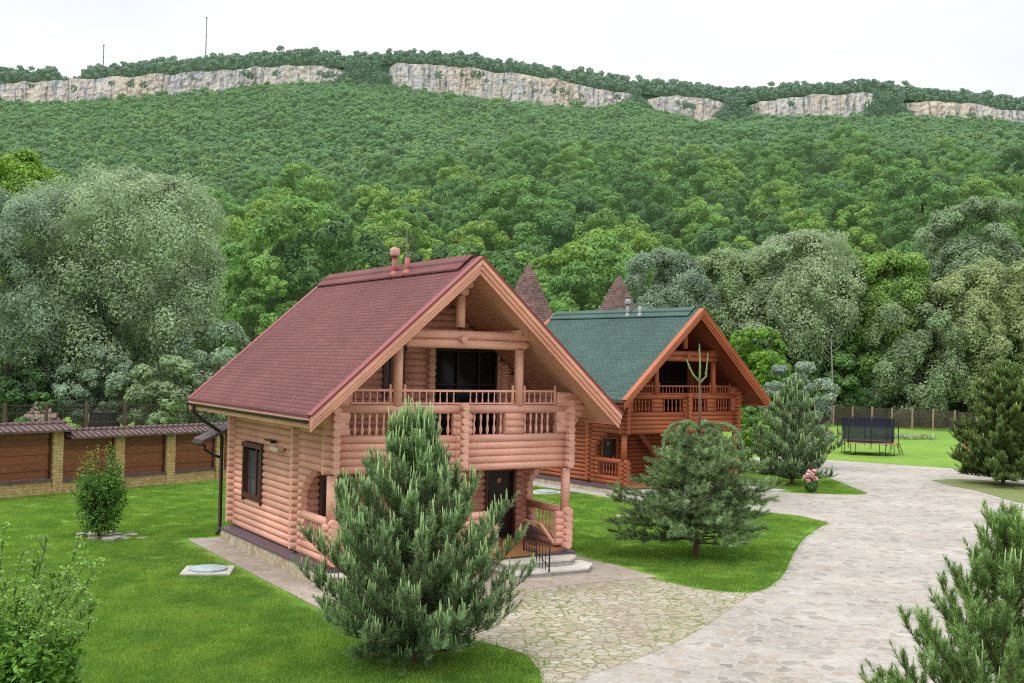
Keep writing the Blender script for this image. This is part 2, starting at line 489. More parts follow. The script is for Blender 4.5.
M['far'] = leafmat('far_forest_leaf', (.135, .26, .11), (.17, .305, .13), (.21, .36, .155), .4, .42, .35, .12, haze=(-400, 1500, (.155, .275, .155)), patch=(.009, (.80, .84, .88), (1.2, 1.15, 1.0)))
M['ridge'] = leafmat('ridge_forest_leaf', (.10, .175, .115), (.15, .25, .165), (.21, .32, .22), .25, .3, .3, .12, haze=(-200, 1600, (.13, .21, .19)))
M['needle'] = leafmat('pine_needle', (.13, .215, .095), (.205, .315, .14), (.295, .42, .20), .15, .05, .35, 1.2, rough=.5)
M['needle_gray'] = leafmat('grey_pine_needle', (.135, .225, .10), (.225, .335, .16), (.325, .45, .23), .15, .05, .35, 1.2, rough=.5)
M['needle_dark'] = leafmat('dark_pine_needle', (.085, .15, .042), (.155, .25, .068), (.265, .365, .12), .15, .05, .4, 1.0, rough=.5)
M['needle_fresh'] = leafmat('fresh_pine_needle', (.12, .22, .07), (.20, .34, .105), (.31, .46, .16), .15, .05, .3, 1.2, rough=.5)
M['candle'] = leafmat('pine_shoot', (.24, .36, .14), (.33, .47, .19), (.43, .56, .26), .2, .05, .1, 1.0)
M['bush'] = leafmat('bush_leaf', (.08, .215, .03), (.17, .37, .06), (.31, .55, .115), .35, .05, .3, 1.2)
M['bush_pale'] = leafmat('pale_bush_leaf', (.12, .24, .04), (.22, .38, .075), (.36, .54, .16), .4, .05, .3, 1.5)
M['bush_tip'] = leafmat('reddish_bush_leaf', (.20, .15, .03), (.32, .24, .06), (.42, .36, .10), .4, .05, .2, 2)
M['column'] = leafmat('column_bush_leaf', (.045, .12, .02), (.10, .225, .035), (.21, .37, .07), .35, .05, .45, 1.2)
M['stalk'] = simple('green_stalk', (.10, .16, .04), .7, .2, 8)
M['pink'] = leafmat('pink_petal', (.62, .27, .32), (.76, .46, .50), (.86, .70, .72), .3, .05, .1, 3)
M['grass'] = leafmat('grass_blade', (.11, .225, .03), (.185, .34, .052), (.27, .435, .09), .35, .12, .15, 2, patch=(.9, (.76, .84, .82), (1.34, 1.17, 1.25)))
M['bedleaf'] = leafmat('bed_leaf', (.16, .22, .12), (.32, .38, .26), (.48, .52, .42), .3, .05, .3, 1)

# ------------------------------------------------------------------ world, sun, camera
w = bpy.data.worlds.new('World'); sc.world = w; w.use_nodes = True
nt = w.node_tree; nt.nodes.clear()
wo = nt.nodes.new('ShaderNodeOutputWorld'); bg = nt.nodes.new('ShaderNodeBackground')
SUN_E, SUN_A = R(58), R(235)
sky = nt.nodes.new('ShaderNodeTexSky'); sky.sky_type = 'NISHITA'; sky.sun_disc = False
sky.sun_elevation = SUN_E; sky.sun_rotation = SUN_A
tc = nt.nodes.new('ShaderNodeTexCoord')
nz = nt.nodes.new('ShaderNodeTexNoise'); nz.inputs['Scale'].default_value = 2.2; nz.inputs['Detail'].default_value = 5
mpw = nt.nodes.new('ShaderNodeMapping'); mpw.inputs['Scale'].default_value = (1, 1, 2.5)
nt.links.new(tc.outputs['Generated'], mpw.inputs[0]); nt.links.new(mpw.outputs[0], nz.inputs['Vector'])
rp = nt.nodes.new('ShaderNodeValToRGB')
rp.color_ramp.elements[0].position = .32; rp.color_ramp.elements[0].color = (6.15, 6.4, 6.75, 1)
rp.color_ramp.elements[1].position = .56; rp.color_ramp.elements[1].color = (7.1, 7.15, 7.2, 1)
nt.links.new(nz.outputs[0], rp.inputs[0])
mx = nt.nodes.new('ShaderNodeMix'); mx.data_type = 'RGBA'; mx.inputs[0].default_value = .93
sx_ = nt.nodes.new('ShaderNodeSeparateXYZ'); nt.links.new(tc.outputs['Generated'], sx_.inputs[0])
mr_ = nt.nodes.new('ShaderNodeMapRange'); mr_.inputs[1].default_value = .36; mr_.inputs[2].default_value = 1; mr_.inputs[3].default_value = 1; mr_.inputs[4].default_value = 2.9
nt.links.new(sx_.outputs[2], mr_.inputs[0])
ml_ = nt.nodes.new('ShaderNodeVectorMath'); ml_.operation = 'SCALE'
nt.links.new(rp.outputs[0], ml_.inputs[0]); nt.links.new(mr_.outputs[0], ml_.inputs['Scale'])
nt.links.new(sky.outputs[0], mx.inputs[6]); nt.links.new(ml_.outputs[0], mx.inputs[7])
nt.links.new(mx.outputs[2], bg.inputs[0]); bg.inputs[1].default_value = .15
nt.links.new(bg.outputs[0], wo.inputs[0])

sl = bpy.data.lights.new('sun', 'SUN'); sl.energy = 1.5; sl.angle = R(14); sl.color = (1, .965, .91)
so = bpy.data.objects.new('sun', sl); col.objects.link(so)
# light comes from the upper left, behind the camera
sd = Vector((-math.cos(SUN_E) * .72, -math.cos(SUN_E) * .69, math.sin(SUN_E)))
so.rotation_euler = sd.to_track_quat('Z', 'Y').to_euler(); so.location = (-20, -10, 40)
sky.sun_rotation = math.atan2(sd.x, sd.y)

cam = bpy.data.cameras.new('camera'); cam.sensor_width = 36; cam.lens = F / 1024 * 36
cam.clip_start = .1; cam.clip_end = 6000
co = bpy.data.objects.new('camera', cam); col.objects.link(co); sc.camera = co
fw = Vector((0, math.cos(PITCH), math.sin(PITCH))); rr = Vector((1, 0, 0)); uu = Vector((0, -math.sin(PITCH), math.cos(PITCH)))
c_, s_ = math.cos(ROLL), math.sin(ROLL)
R2 = rr * c_ + uu * s_; U2 = uu * c_ - rr * s_
mw = Matrix(((R2.x, U2.x, -fw.x, 0), (R2.y, U2.y, -fw.y, 0), (R2.z, U2.z, -fw.z, CH), (0, 0, 0, 1)))
co.matrix_world = mw
sc.view_settings.view_transform = 'Standard'; sc.view_settings.look = 'None'
sc.view_settings.exposure = 0; sc.view_settings.gamma = 1
sc.render.film_transparent = False
sc.cycles.max_bounces = 6; sc.cycles.diffuse_bounces = 3; sc.cycles.transparent_max_bounces = 8
sc.cycles.use_denoising = False
sc.cycles.pixel_filter_type = 'BLACKMAN_HARRIS'; sc.cycles.filter_width = 1.1

# ------------------------------------------------------------------ terrain
def lerp_tab(tab, x):
    if x <= tab[0][0]: return tab[0][1]
    for (x0, y0), (x1, y1) in zip(tab, tab[1:]):
        if x <= x1: return y0 + (y1 - y0) * (x - x0) / (x1 - x0)
    return tab[-1][1]

CL_TOP = [(-900, 96), (0, 84), (100, 79), (200, 73), (290, 66), (340, 70), (390, 64), (450, 68), (530, 77), (600, 91), (640, 96), (700, 99), (720, 104), (750, 103), (800, 96), (862, 94), (910, 102), (960, 104), (1024, 116), (1900, 160)]
CL_BOT = [(-900, 118), (0, 102), (75, 102), (150, 96), (200, 91), (290, 84), (340, 80), (388, 86), (440, 97), (520, 105), (600, 111), (625, 108), (650, 112), (690, 123), (715, 122), (750, 118), (800, 119), (865, 119), (910, 118), (1000, 123), (1024, 128), (1900, 180)]
NEAR_T = [(-900, 215), (0, 205), (215, 196), (270, 184), (340, 175), (446, 156), (516, 153), (640, 158), (760, 149), (900, 150), (1024, 158), (1900, 190)]
CLIFFS = [(-900, 346), (380, 632), (641, 727), (743, 876), (902, 1900)]

def in_cliff(c):
    return any(a <= c <= b for a, b in CLIFFS)

def zc(c, py, Y): return atY(c, py, Y)[2]

_cache = {}
def profile(c):
    k = round(c)
    if k not in _cache:
        nt_ = lerp_tab(NEAR_T, k)
        z350 = zc(k, nt_ + 37, 350)
        z700 = zc(k, max(nt_ + 40, 196), 700)
        z700 = max(z700, z350 + 12)
        zb_ = zc(k, lerp_tab(CL_BOT, k) + 3, 1400)
        z1000 = z700 + (zb_ - z700) * .40
        zt_ = zc(k, lerp_tab(CL_TOP, k) - 1, 1405)
        _cache[k] = [(-500, 0), (126, 0), (150, 1.5), (180, zc(k, 350, 180)), (260, (zc(k, 350, 180) + z350) * .47), (350, z350), (420, z350 + 1), (540, z350 + (z700 - z350) * .35), (700, z700), (1000, z1000), (1400, zb_), (1404, zt_), (1470, zt_ + 6), (1600, zt_ + 6), (2600, zt_ - 80)]
    return _cache[k]

def bumpz(X, Y):
    if Y < 126: return 0
    a = min(1, (Y - 126) / 250)
    return a * (2.5 * math.sin(X * .031 + Y * .017) + 2.0 * math.sin(X * .013 - Y * .029 + 1.3) + 1.2 * math.sin(X * .071 + 2) * math.sin(Y * .06))

def terr_c(c, Y): return lerp_tab(profile(c), Y)

def terr(X, Y):
    c = 512 + F * X / max(Y, 120)
    z = terr_c(max(-900, min(1900, c)), Y)
    if Y > 126:
        f = 1.0 if Y < 1300 else max(0, (1390 - Y) / 90)
        z += bumpz(X, Y) * f
    return z

mb = MB()
cs = list(range(-900, 1901, 25))
rows = [-120, -20, 20, 60, 100, 120, 126, 135, 150, 165, 180, 200, 220, 240, 260, 280, 305, 330, 350, 370, 395, 420, 460, 500, 540, 600, 650, 700, 760, 820, 880, 940, 1000, 1060, 1120, 1180, 1240, 1300, 1350, 1395, 1404, 1470, 1600, 2600]
for Y in rows:
    for c in cs:
        X = (c - 512) / F * max(Y, 120)
        mb.vert(X, Y, terr(X, Y))
nc = len(cs)
for i in range(len(rows) - 1):
    for j in range(nc - 1):
        a = i * nc + j
        mb.face((a, a + 1, a + nc + 1, a + nc), 0, True)
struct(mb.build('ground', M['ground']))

# cliff bands
random.seed(5)
from mathutils import noise as mnoise
for (a, b) in CLIFFS:
    mb = MB(); step = 1.6; nrow = 20
    a_, b_ = max(a, -300), min(b, 1330); ncol = int((b_ - a_) / step) + 1
    for i in range(ncol):
        c = a_ + i * step
        X = (c - 512) / F * 1400
        z0 = zc(c, lerp_tab(CL_BOT, c) + 9, 1376); z1 = zc(c, lerp_tab(CL_TOP, c) - 1.5 + 2.2 * mnoise.noise(Vector((c * .05, 7, 0))), 1380)
        edge = min(1, (c - a_) / 14, (b_ - c) / 14)
        z0 = z0 + (z1 - z0) * .3 * (1 - max(0, edge)) ** 2; z0 += 5 * mnoise.noise(Vector((c * .05, 2, 5)))
        for k in range(nrow):
            t = k / (nrow - 1); z = z0 + (z1 - z0) * t
            d = 6 * mnoise.noise(Vector((X * .02, z * .006, 1.7))) + 3.5 * mnoise.noise(Vector((X * .07, z * .03, 4.1))) + 4 * abs(mnoise.noise(Vector((X * .13, z * .03, 9)))) + 1.8 * mnoise.noise(Vector((X * .3, z * .22, 19))) + 2 * math.floor(t * 4 + mnoise.noise(Vector((X * .02, 0, 7)))) / 4
            mb.vert(X + 1.5 * mnoise.noise(Vector((X * .1, z * .1, 3))), 1376 - d * .9 + 8 * t + 26 * (1 - max(0, edge)) ** 1.6, z + (1.5 * mnoise.noise(Vector((X * .08, 0, 2))) if k == nrow - 1 else 0))
        mb.vert(X, 1420, z1 - .5)
    R_ = nrow + 1
    for i in range(ncol - 1):
        for k in range(nrow):
            p = i * R_ + k
            mb.face((p, p + R_, p + R_ + 1, p + 1), 0, False)
    struct(mb.build('cliff', M['rock']))

# ------------------------------------------------------------------ foliage generators
def rdir(rnd):
    while True:
        v = Vector((rnd.uniform(-1, 1), rnd.uniform(-1, 1), rnd.uniform(-1, 1)))
        l = v.length
        if .05 < l < 1: return v / l

def leaf(mb, c, n, s, rnd, m=0, asp=.5):
    a = n.cross(rdir(rnd))
    if a.length < 1e-4: a = Vector((1, 0, 0))
    a.normalize(); b = n.cross(a); a = a * s; b = b * (s * asp)
    i = mb.n; v = mb.v
    v.extend((c.x - a.x, c.y - a.y, c.z - a.z)); v.extend((c.x + b.x, c.y + b.y, c.z + b.z))
    v.extend((c.x + a.x, c.y + a.y, c.z + a.z)); v.extend((c.x - b.x, c.y - b.y, c.z - b.z))
    mb.n += 4; mb.face((i, i + 1, i + 2, i + 3), m)

def crown(mb, rnd, ctr, rx, rz, nl, ns, nleaf, s, lobe=.42, sub=.42, m=0, flat_bottom=.55, asp=.5, jit=.75, droop=0.0, boxy=2.0):
    ctr = Vector(ctr); lobes = []
    for i in range(nl):
        u = 1 - 2 * (i + .5) / nl; th = i * 2.39996 + rnd.uniform(-.4, .4)
        q = math.sqrt(max(0, 1 - u * u))
        d = Vector((q * math.cos(th), q * math.sin(th), u))
        k = rnd.uniform(.52, .72)
        if boxy > 2: d = d / (abs(d.x) ** boxy + abs(d.y) ** boxy + abs(d.z) ** boxy) ** (1 / boxy); k = rnd.uniform(.56, .72)
        if d.z < 0: d.z *= flat_bottom / .8
        if boxy > 2 and i % 5 == 2: k = rnd.uniform(.2, .42)
        p = ctr + Vector((d.x * rx * k, d.y * rx * k, d.z * rz * k))
        lobes.append((p, min(rx, rz) * lobe * rnd.uniform(.75, 1.2)))
    for p, r in lobes:
        for j in range(ns):
            d = rdir(rnd)
            od = (p - ctr)
            if od.length > 0: d = (d + od.normalized() * .8 + Vector((0, 0, .25))).normalized()
            q = p + d * r * rnd.uniform(.55, .85); rs = r * sub * rnd.uniform(.75, 1.25)
            for _ in range(nleaf):
                e = rdir(rnd)
                if e.dot(d) < -.2 and rnd.random() < .7: e = -e
                rad = rs * (1 - .55 * rnd.random() ** 2.2)
                pos = q + Vector((e.x * rad, e.y * rad, e.z * rad * (.8 if not droop else 1)))
                if droop: pos.z -= droop * rnd.random() ** 2
                nrm = (e + rdir(rnd) * jit + Vector((0, 0, .25)))
                if nrm.length < .05: nrm = Vector((0, 0, 1))
                leaf(mb, pos, nrm.normalized(), s * rnd.uniform(.65, 1.3), rnd, m, asp)
    return lobes

def trunk(mb, rnd, H, r, lobes, m=0, nlimb=5, lean=.0):
    top = Vector((rnd.uniform(-.3, .3) + lean, rnd.uniform(-.3, .3), H))
    mid = top * .5 + Vector((rnd.uniform(-.2, .2), rnd.uniform(-.2, .2), 0))
    mb.tube([(0, 0, -.3), (0, 0, .25), mid, top], [r * 1.35, r, r * .75, r * .3], 8, m)
    for p, rl in sorted(lobes, key=lambda q: q[0].z)[:nlimb * 2:2]:
        st = mid.lerp(top, rnd.uniform(0, .6)); k = st.lerp(p, .5) + Vector((0, 0, .08 * (p - st).length))
        mb.tube([st, k, p], [r * .42, r * .28, r * .1], 6, m)

# variants shared by the forest
def forest_variant(seed, mat, rx=4.4, rz=4.6, nl=16, ns=7, nleaf=120, s=.22, h=2.4):
    rnd = random.Random(seed); mb = MB()
    rx *= rnd.uniform(.85, 1.15); rz *= rnd.uniform(.82, 1.3)
    lb = crown(mb, rnd, (0, 0, h + rz * .9), rx, rz, nl, ns, nleaf, s)
    trunk(mb, rnd, h + rz, .2, lb, 1, 3)
    me = mb.build('broadleaf_tree', [mat, M['bark']], link=False)
    return me.data

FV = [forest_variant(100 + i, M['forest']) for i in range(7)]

def far_variant(seed, mat, s=.58):
    rnd = random.Random(seed); mb = MB()
    rx = rnd.uniform(4.2, 5.4); rz = rnd.uniform(3.8, 5.2)
    crown(mb, rnd, (0, 0, rz * .8), rx, rz, 9, 5, 30, s, lobe=.45, sub=.5, asp=.7, jit=.5)
    return mb.build('far_crown', [mat], link=False)

def scatter(name, pts, objs, kind='stuff', label=None, cat=None):
    cl = bpy.data.collections.new(name + '_source')
    for o in objs: cl.objects.link(o)
    me = bpy.data.meshes.new(name); me.vertices.add(len(pts))
    fl = []
    for p in pts: fl.extend(p[:3])
    me.vertices.foreach_set('co', fl)
    for nm, k in (('sc', 3), ('rot', 4)):
        me.attributes.new(nm, 'FLOAT', 'POINT').data.foreach_set('value', [p[k] for p in pts])
    me.attributes.new('pick', 'INT', 'POINT').data.foreach_set('value', [p[5] for p in pts])
    me.update()
    o = place(name, me)
    ng = bpy.data.node_groups.new(name, 'GeometryNodeTree')
    ng.interface.new_socket('Geometry', in_out='INPUT', socket_type='NodeSocketGeometry')
    ng.interface.new_socket('Geometry', in_out='OUTPUT', socket_type='NodeSocketGeometry')
    n = ng.nodes; gi = n.new('NodeGroupInput'); go = n.new('NodeGroupOutput')
    ip = n.new('GeometryNodeInstanceOnPoints'); ci = n.new('GeometryNodeCollectionInfo')
    ci.inputs['Collection'].default_value = cl; ci.inputs['Separate Children'].default_value = True; ci.inputs['Reset Children'].default_value = True
    L = ng.links.new
    L(gi.outputs[0], ip.inputs['Points']); L(ci.outputs[0], ip.inputs['Instance']); ip.inputs['Pick Instance'].default_value = True
    def attr(nm, typ):
        a = n.new('GeometryNodeInputNamedAttribute'); a.data_type = typ; a.inputs['Name'].default_value = nm
        return next(q for q in a.outputs if q.enabled and q.name == 'Attribute')
    L(attr('pick', 'INT'), ip.inputs['Instance Index'])
    cx = n.new('ShaderNodeCombineXYZ'); L(attr('rot', 'FLOAT'), cx.inputs[2]); L(cx.outputs[0], ip.inputs['Rotation'])
    L(attr('sc', 'FLOAT'), ip.inputs['Scale'])
    L(ip.outputs[0], go.inputs[0])
    md = o.modifiers.new('scatter', 'NODES'); md.node_group = ng
    o['kind'] = kind
    if label: o['label'] = label
    if cat: o['category'] = cat
    return o

rnd = random.Random(11)
# --- far slope wood: one mass
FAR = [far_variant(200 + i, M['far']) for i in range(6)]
pts = []
Y = 470.0
while Y < 1392:
    sp = 8.6 if Y < 900 else 8.2
    X = -.62 * Y
    while X < .62 * Y:
        x = X + rnd.uniform(-3.6, 3.6); y = Y + rnd.uniform(-3.6, 3.6)
        pts.append((x, y, terr(x, y) - .6, (rnd.uniform(.8, 1.35) + .8 * rnd.random() ** 4) * (1.0 if Y < 1360 else .8), rnd.uniform(0, 6.3), rnd.randrange(6)))
        X += sp
    Y += sp * 1.15
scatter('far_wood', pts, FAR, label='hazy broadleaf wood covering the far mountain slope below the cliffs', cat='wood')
# --- wood along the cliff top
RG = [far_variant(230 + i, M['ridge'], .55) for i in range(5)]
pts = []
Y = 1409.0
while Y < 1500:
    X = -900
    while X < 900:
        x = X + rnd.uniform(-3, 3); y = Y + rnd.uniform(-3, 3)
        c = 512 + F * x / y
        big = 2.0 if not (48 < c < 80) else .75
        big *= 1.12 - .25 * (abs(math.sin(c * .021)) * abs(math.sin(c * .008 + 1)))
        pts.append((x, y, terr(x, y) - 1, rnd.uniform(.88, 1.15) * big, rnd.uniform(0, 6.3), rnd.randrange(5)))
        X += 6.5
    Y += 8
# trees filling the gaps between the cliff bands, and scrub at their foot
for i in range(5200):
    c = rnd.uniform(-120, 1150)
    yb, yt = lerp_tab(CL_BOT, c), lerp_tab(CL_TOP, c)
    ed = min(min(abs(c - a_), abs(c - b_)) for a_, b_ in CLIFFS)
    if in_cliff(c):
        if ed < 10:
            py = rnd.uniform(yt - 2 + ed, yb + 4)
        elif rnd.random() < .10:
            py = rnd.uniform(yb - 1, yb + 5) if rnd.random() < .88 else rnd.uniform(yt - 2, yt + 5)
        else: continue
        p = atY(c, py + 3, 1362)
    else:
        py = rnd.uniform(yt - 6, yb + 4); p = atY(c, py, 1374)
    pts.append((p[0], p[1] + rnd.uniform(-3, 3), p[2] - 5, rnd.uniform(.5, 1.1), rnd.uniform(0, 6.3), rnd.randrange(5)))
scatter('ridge_wood', pts, RG, label='dark line of trees along the top of the cliffs', cat='wood')

# --- near wooded hill: the nearest trees are individuals, the rest one mass
cand = []
Y = 134.0
while Y < 440:
    sp = 8.8 + (Y - 134) * .004
    X = -.62 * Y
    while X < .60 * Y:
        x = X + rnd.uniform(-3.2, 3.2); y = Y + rnd.uniform(-3.2, 3.2)
        c = 512 + F * x / y
        if -40 < c < 1075: cand.append((x, y, c))
        X += sp
    Y += sp * 1.05
near = []; rest = []
for (x, y, c) in cand:
    if (c < 235 and y < 150) or (c > 612 and y < 172): continue   # the willows stand here
    if ((c < 190 and y < 250) or (c > 640 and y < 200)) and rnd.random() < .6: continue
    near.append((x, y))
near.sort(key=lambda q: q[1])
FOREST = near[:285]; REST = near[285:]
for (x, y) in FOREST:
    me = rnd.choice(FV)
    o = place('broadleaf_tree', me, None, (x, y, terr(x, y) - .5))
    s = rnd.uniform(.9, 1.65); o.scale = (s, s, s * rnd.uniform(.92, 1.15)); o.rotation_euler = (0, 0, rnd.uniform(0, 6.3))
    tag(o, 'green broadleaf tree in the dense wood on the lower hillside behind the houses', 'tree', 'broadleaf trees of the wood on the lower hillside')
FVo = [place('hill_crown', me, link=False) for me in FV]
pts = [(x, y, terr(x, y) - .5, rnd.uniform(.85, 1.5), rnd.uniform(0, 6.3), rnd.randrange(7)) for x, y in REST]
scatter('hill_wood', pts, FVo, label='dense broadleaf wood covering the upper part of the near hill', cat='wood')

# ------------------------------------------------------------------ individual trees
def tree(name, label, px, Y, top_py, wpx, mat, seed, group=None, base_z=None, nl=22, ns=9, nleaf=130, s=.2, trunk_r=.35, low=.08, bark='bark', lobe=.40, droop=0.0, sub=.42, asp=.5, dx=0, boxy=3.0):
    rnd = random.Random(seed)
    p = atY(px, top_py, Y); X = p[0]
    bz = terr(X, Y) if base_z is None else base_z
    H = p[2] - bz; rx = wpx * Y / F / 2; low = min(low, .0) - .04
    root = empty(name, (X, Y, bz), 0, label, 'tree', group)
    zlow = H * low; rz = (H - zlow) / 2
    mb = MB(); lb = crown(mb, rnd, (dx, 0, zlow + rz * 1.02), rx, rz, nl, ns, nleaf, s, lobe=lobe, droop=droop, sub=sub, asp=asp, flat_bottom=.8, boxy=boxy, jit=.5)
    mt = MB(); trunk(mt, rnd, zlow + rz * 1.3, trunk_r, lb, 0, 6)
    mt.build('trunk', [M[bark]], root)
    mb.build('crown', [M[mat]], root)
    return root

# big willows on the left
tree('willow_tree', 'huge silvery green willow with billowing crown behind the left fence', 120, 88, 158, 222, 'willow', 1, nl=60, ns=13, nleaf=190, s=.135, trunk_r=.6, low=.03, lobe=.34, droop=.4, boxy=3.4)
tree('willow_tree', 'silvery willow at the left edge of the photo beside the huge willow', 14, 84, 172, 190, 'willow', 2, nl=36, ns=12, nleaf=170, s=.135, trunk_r=.5, low=.03, lobe=.36, droop=.4, boxy=3)
tree('willow_tree', 'small pale willow close to the left eave of the red roofed cabin', 215, 84, 312, 88, 'willow', 3, nl=16, ns=8, nleaf=100, s=.17, trunk_r=.25, low=.03, droop=.3)
tree('willow_bush', 'whitish green bushy willow low in front of the huge willow', 92, 80, 342, 75, 'willow', 4, nl=14, ns=8, nleaf=100, s=.15, trunk_r=.06, low=.02)
tree('willow_bush', 'low green willow bush between the whitish bush and the small pale willow', 160, 79, 362, 95, 'willow_olive', 5, nl=14, ns=8, nleaf=95, s=.16, trunk_r=.06, low=.02)
tree('leafy_bush', 'dark green bush behind the mesh fence at the left edge', 20, 79, 366, 85, 'darkleaf', 6, nl=12, ns=8, nleaf=95, s=.17, trunk_r=.06, low=.02)
tree('broadleaf_tree', 'bright green tree rising above the willow at the top left edge', 14, 160, 127, 128, 'bright', 7, nl=44, ns=10, nleaf=120, s=.24, trunk_r=.3, base_z=2)
tree('broadleaf_tree', 'fresh green tree between the huge willow and the red roof', 258, 128, 238, 88, 'forest', 8, nl=20, ns=9, nleaf=110, s=.26, trunk_r=.3)
tree('broadleaf_tree', 'bright green tree just above the ridge of the red roof', 318, 134, 232, 95, 'forest', 9, nl=20, ns=9, nleaf=110, s=.26, trunk_r=.3)
tree('broadleaf_tree', 'dark green tree above the vent pipes of the red roof', 432, 140, 232, 85, 'forest', 10, nl=18, ns=9, nleaf=100, s=.27, trunk_r=.3)

# dead tree
def dead_tree():
    rnd = random.Random(3); p = atY(407, 222, 128); X = p[0]; bz = terr(X, 128)
    H = p[2] - bz
    root = empty('dead_tree', (X, 128, bz), 0, 'bare grey dead tree standing above the red roof ridge', 'tree')
    mt = MB(); mt.tube([(0, 0, -.2), (.1, 0, H * .5), (.0, .1, H)], [.24, .17, .03], 7)
    mt.build('trunk', M['dead_bark'], root)
    for i in range(9):
        z = H * rnd.uniform(.45, .95); a = rnd.uniform(0, 6.3); l = rnd.uniform(1, 2.6)
        m2 = MB(); e = (math.cos(a) * l, math.sin(a) * l * .5, z + l * .5)
        m2.tube([(0, 0, z), (e[0] * .5, e[1] * .5, z + l * .15), e], [.07, .045, .012], 5)
        for k in range(3):
            t = rnd.uniform(.4, .95); q = (e[0] * t, e[1] * t, z + l * .4 * t)
            m2.tube([q, (q[0] + rnd.uniform(-.6, .6), q[1], q[2] + rnd.uniform(.2, .8))], [.03, .008], 4)
        m2.build('branch', M['dead_bark'], root)
dead_tree()

# right-hand group behind the far fence
WG = 'willows behind the far fence'
tree('willow_tree', 'pale silvery willow nearest the brown pointed roofs', 668, 136, 238, 92, 'willow', 21, nl=44, ns=11, nleaf=150, s=.175, trunk_r=.5, low=.05, droop=.6, boxy=2.8)
tree('willow_tree', 'grey green willow between the palest and the tallest willow', 728, 138, 236, 95, 'willow_olive', 22, nl=44, ns=11, nleaf=150, s=.175, trunk_r=.5, low=.05, droop=.6, boxy=2.8)
tree('willow_tree', 'tall grey green willow with spreading crown right of the green roof', 795, 134, 220, 128, 'willow', 23, nl=52, ns=12, nleaf=150, s=.175, trunk_r=.6, low=.05, droop=.6, boxy=2.8)
tree('broadleaf_tree', 'yellow green tree standing among the grey willows', 884, 132, 236, 92, 'yellowgreen', 24, nl=40, ns=10, nleaf=140, s=.19, trunk_r=.45, low=.04, droop=.4)
tree('broadleaf_tree', 'tall dark grey green tree rising behind the willows on the right', 968, 160, 186, 112, 'willow_olive', 25, nl=46, ns=11, nleaf=140, s=.22, trunk_r=.5, low=.06)
tree('willow_tree', 'olive grey willow at the right edge of the photo', 985, 130, 256, 118, 'willow_olive', 26, nl=46, ns=11, nleaf=140, s=.19, trunk_r=.5, low=.04, droop=.6)
tree('willow_tree', 'low olive willow in front of the yellow green tree', 915, 127, 300, 92, 'willow_olive', 27, nl=36, ns=10, nleaf=140, s=.18, trunk_r=.4, low=.04, droop=.6)
tree('broadleaf_tree', 'fresh yellow green young tree right beside the green roof gable', 758, 112, 318, 62, 'bright', 28, nl=28, ns=9, nleaf=100, s=.17, trunk_r=.2, low=.05)
for px, top, wd, mt_, lab, sd_ in (
        (735, 352, 70, 'darkleaf', 'dark bushy tree just right of the green roof eave', 31),
        (828, 322, 70, 'darkleaf', 'dark green tree behind the left end of the trampoline', 32),
        (868, 338, 64, 'forest', 'mid green tree straight behind the trampoline net', 33),
        (905, 352, 60, 'darkleaf', 'dark shaded tree behind the open stretch of far fence', 34),
        (948, 345, 66, 'darkleaf', 'dark shaded tree left of the tall right hand pine', 35),
        (1005, 330, 80, 'darkleaf', 'dark shaded tree behind the tall right hand pine', 36),
        (790, 345, 64, 'darkleaf', 'dark tree behind the small silver willow', 37)):
    tree('broadleaf_tree', lab, px, 131, top, wd, mt_, sd_, nl=26, ns=9, nleaf=110, s=.2, trunk_r=.2, low=.03)
tree('willow_tree', 'small silver willow between the green roofed house and the trampoline', 797, 70, 354, 70, 'willow', 38, nl=18, ns=9, nleaf=110, s=.12, trunk_r=.16, low=.04)
tree('leafy_bush', 'light green bush under the right eave of the green roofed house', 762, 66, 412, 45, 'bright', 39, nl=12, ns=7, nleaf=80, s=.1, trunk_r=.1, low=.02)
tree('leafy_bush', 'dark bush behind the porch of the green roofed house', 745, 74, 400, 40, 'darkleaf', 40, nl=12, ns=7, nleaf=80, s=.12, trunk_r=.1, low=.02)

# pale slender trunks showing in the dark wood
for i, (px, top, lab) in enumerate(((832, 338, 'thin pale bare trunk in front of the tall grey willow'),)):
    p = atY(px, top, 121.5); root = empty('bare_tree', (p[0], 121.5, 0), 0, lab, 'tree')
    m2 = MB(); H = p[2]; m2.tube([(0, 0, -.2), (.15, 0, H * .5), (-.1 + i * .5, 0, H)], [.13, .10, .03], 6); m2.build('trunk', M['pale_bark'], root)
    m3 = MB(); rn = random.Random(60 + i)
    for k in range(8):
        z = H * rn.uniform(.4, .95); a = rn.choice((-1, 1)) * rn.uniform(.5, 1.4)
        m3.tube([(.05, 0, z), (a * .6, .1, z + .5), (a, .2, z + 1.2)], [.035, .025, .01], 4)
    m3.build('branches', M['pale_bark'], root)

# ------------------------------------------------------------------ log houses
W_, L_, P_, Q_ = 7.45, 5.88, 2.35, .30
OV, VE, VR, ZE, ZR = 1.07, -3.48, 7.54, 4.65, 8.92
HW = W_ / 2; SL = (ZR - ZE) / (HW + OV)
LR = .112

def rooftop(u): return ZR - SL * abs(u - HW)

def slab(mb, side, x0, x1, v0, v1, o0, o1, m=0):
    # box that follows one roof slope: x = horizontal distance from the ridge, o = vertical offset
    i = mb.n
    for v in (v0, v1):
        for x, o in ((x0, o0), (x1, o0), (x1, o1), (x0, o1)):
            mb.v.extend((HW + side * x, v, ZR - SL * x + o))
    mb.n += 8
    fs = ((3, 2, 1, 0), (4, 5, 6, 7), (0, 1, 5, 4), (1, 2, 6, 5), (2, 3, 7, 6), (3, 0, 4, 7))
    for f in fs:
        mb.face([i + k for k in (f if side < 0 else f[::-1])], m)

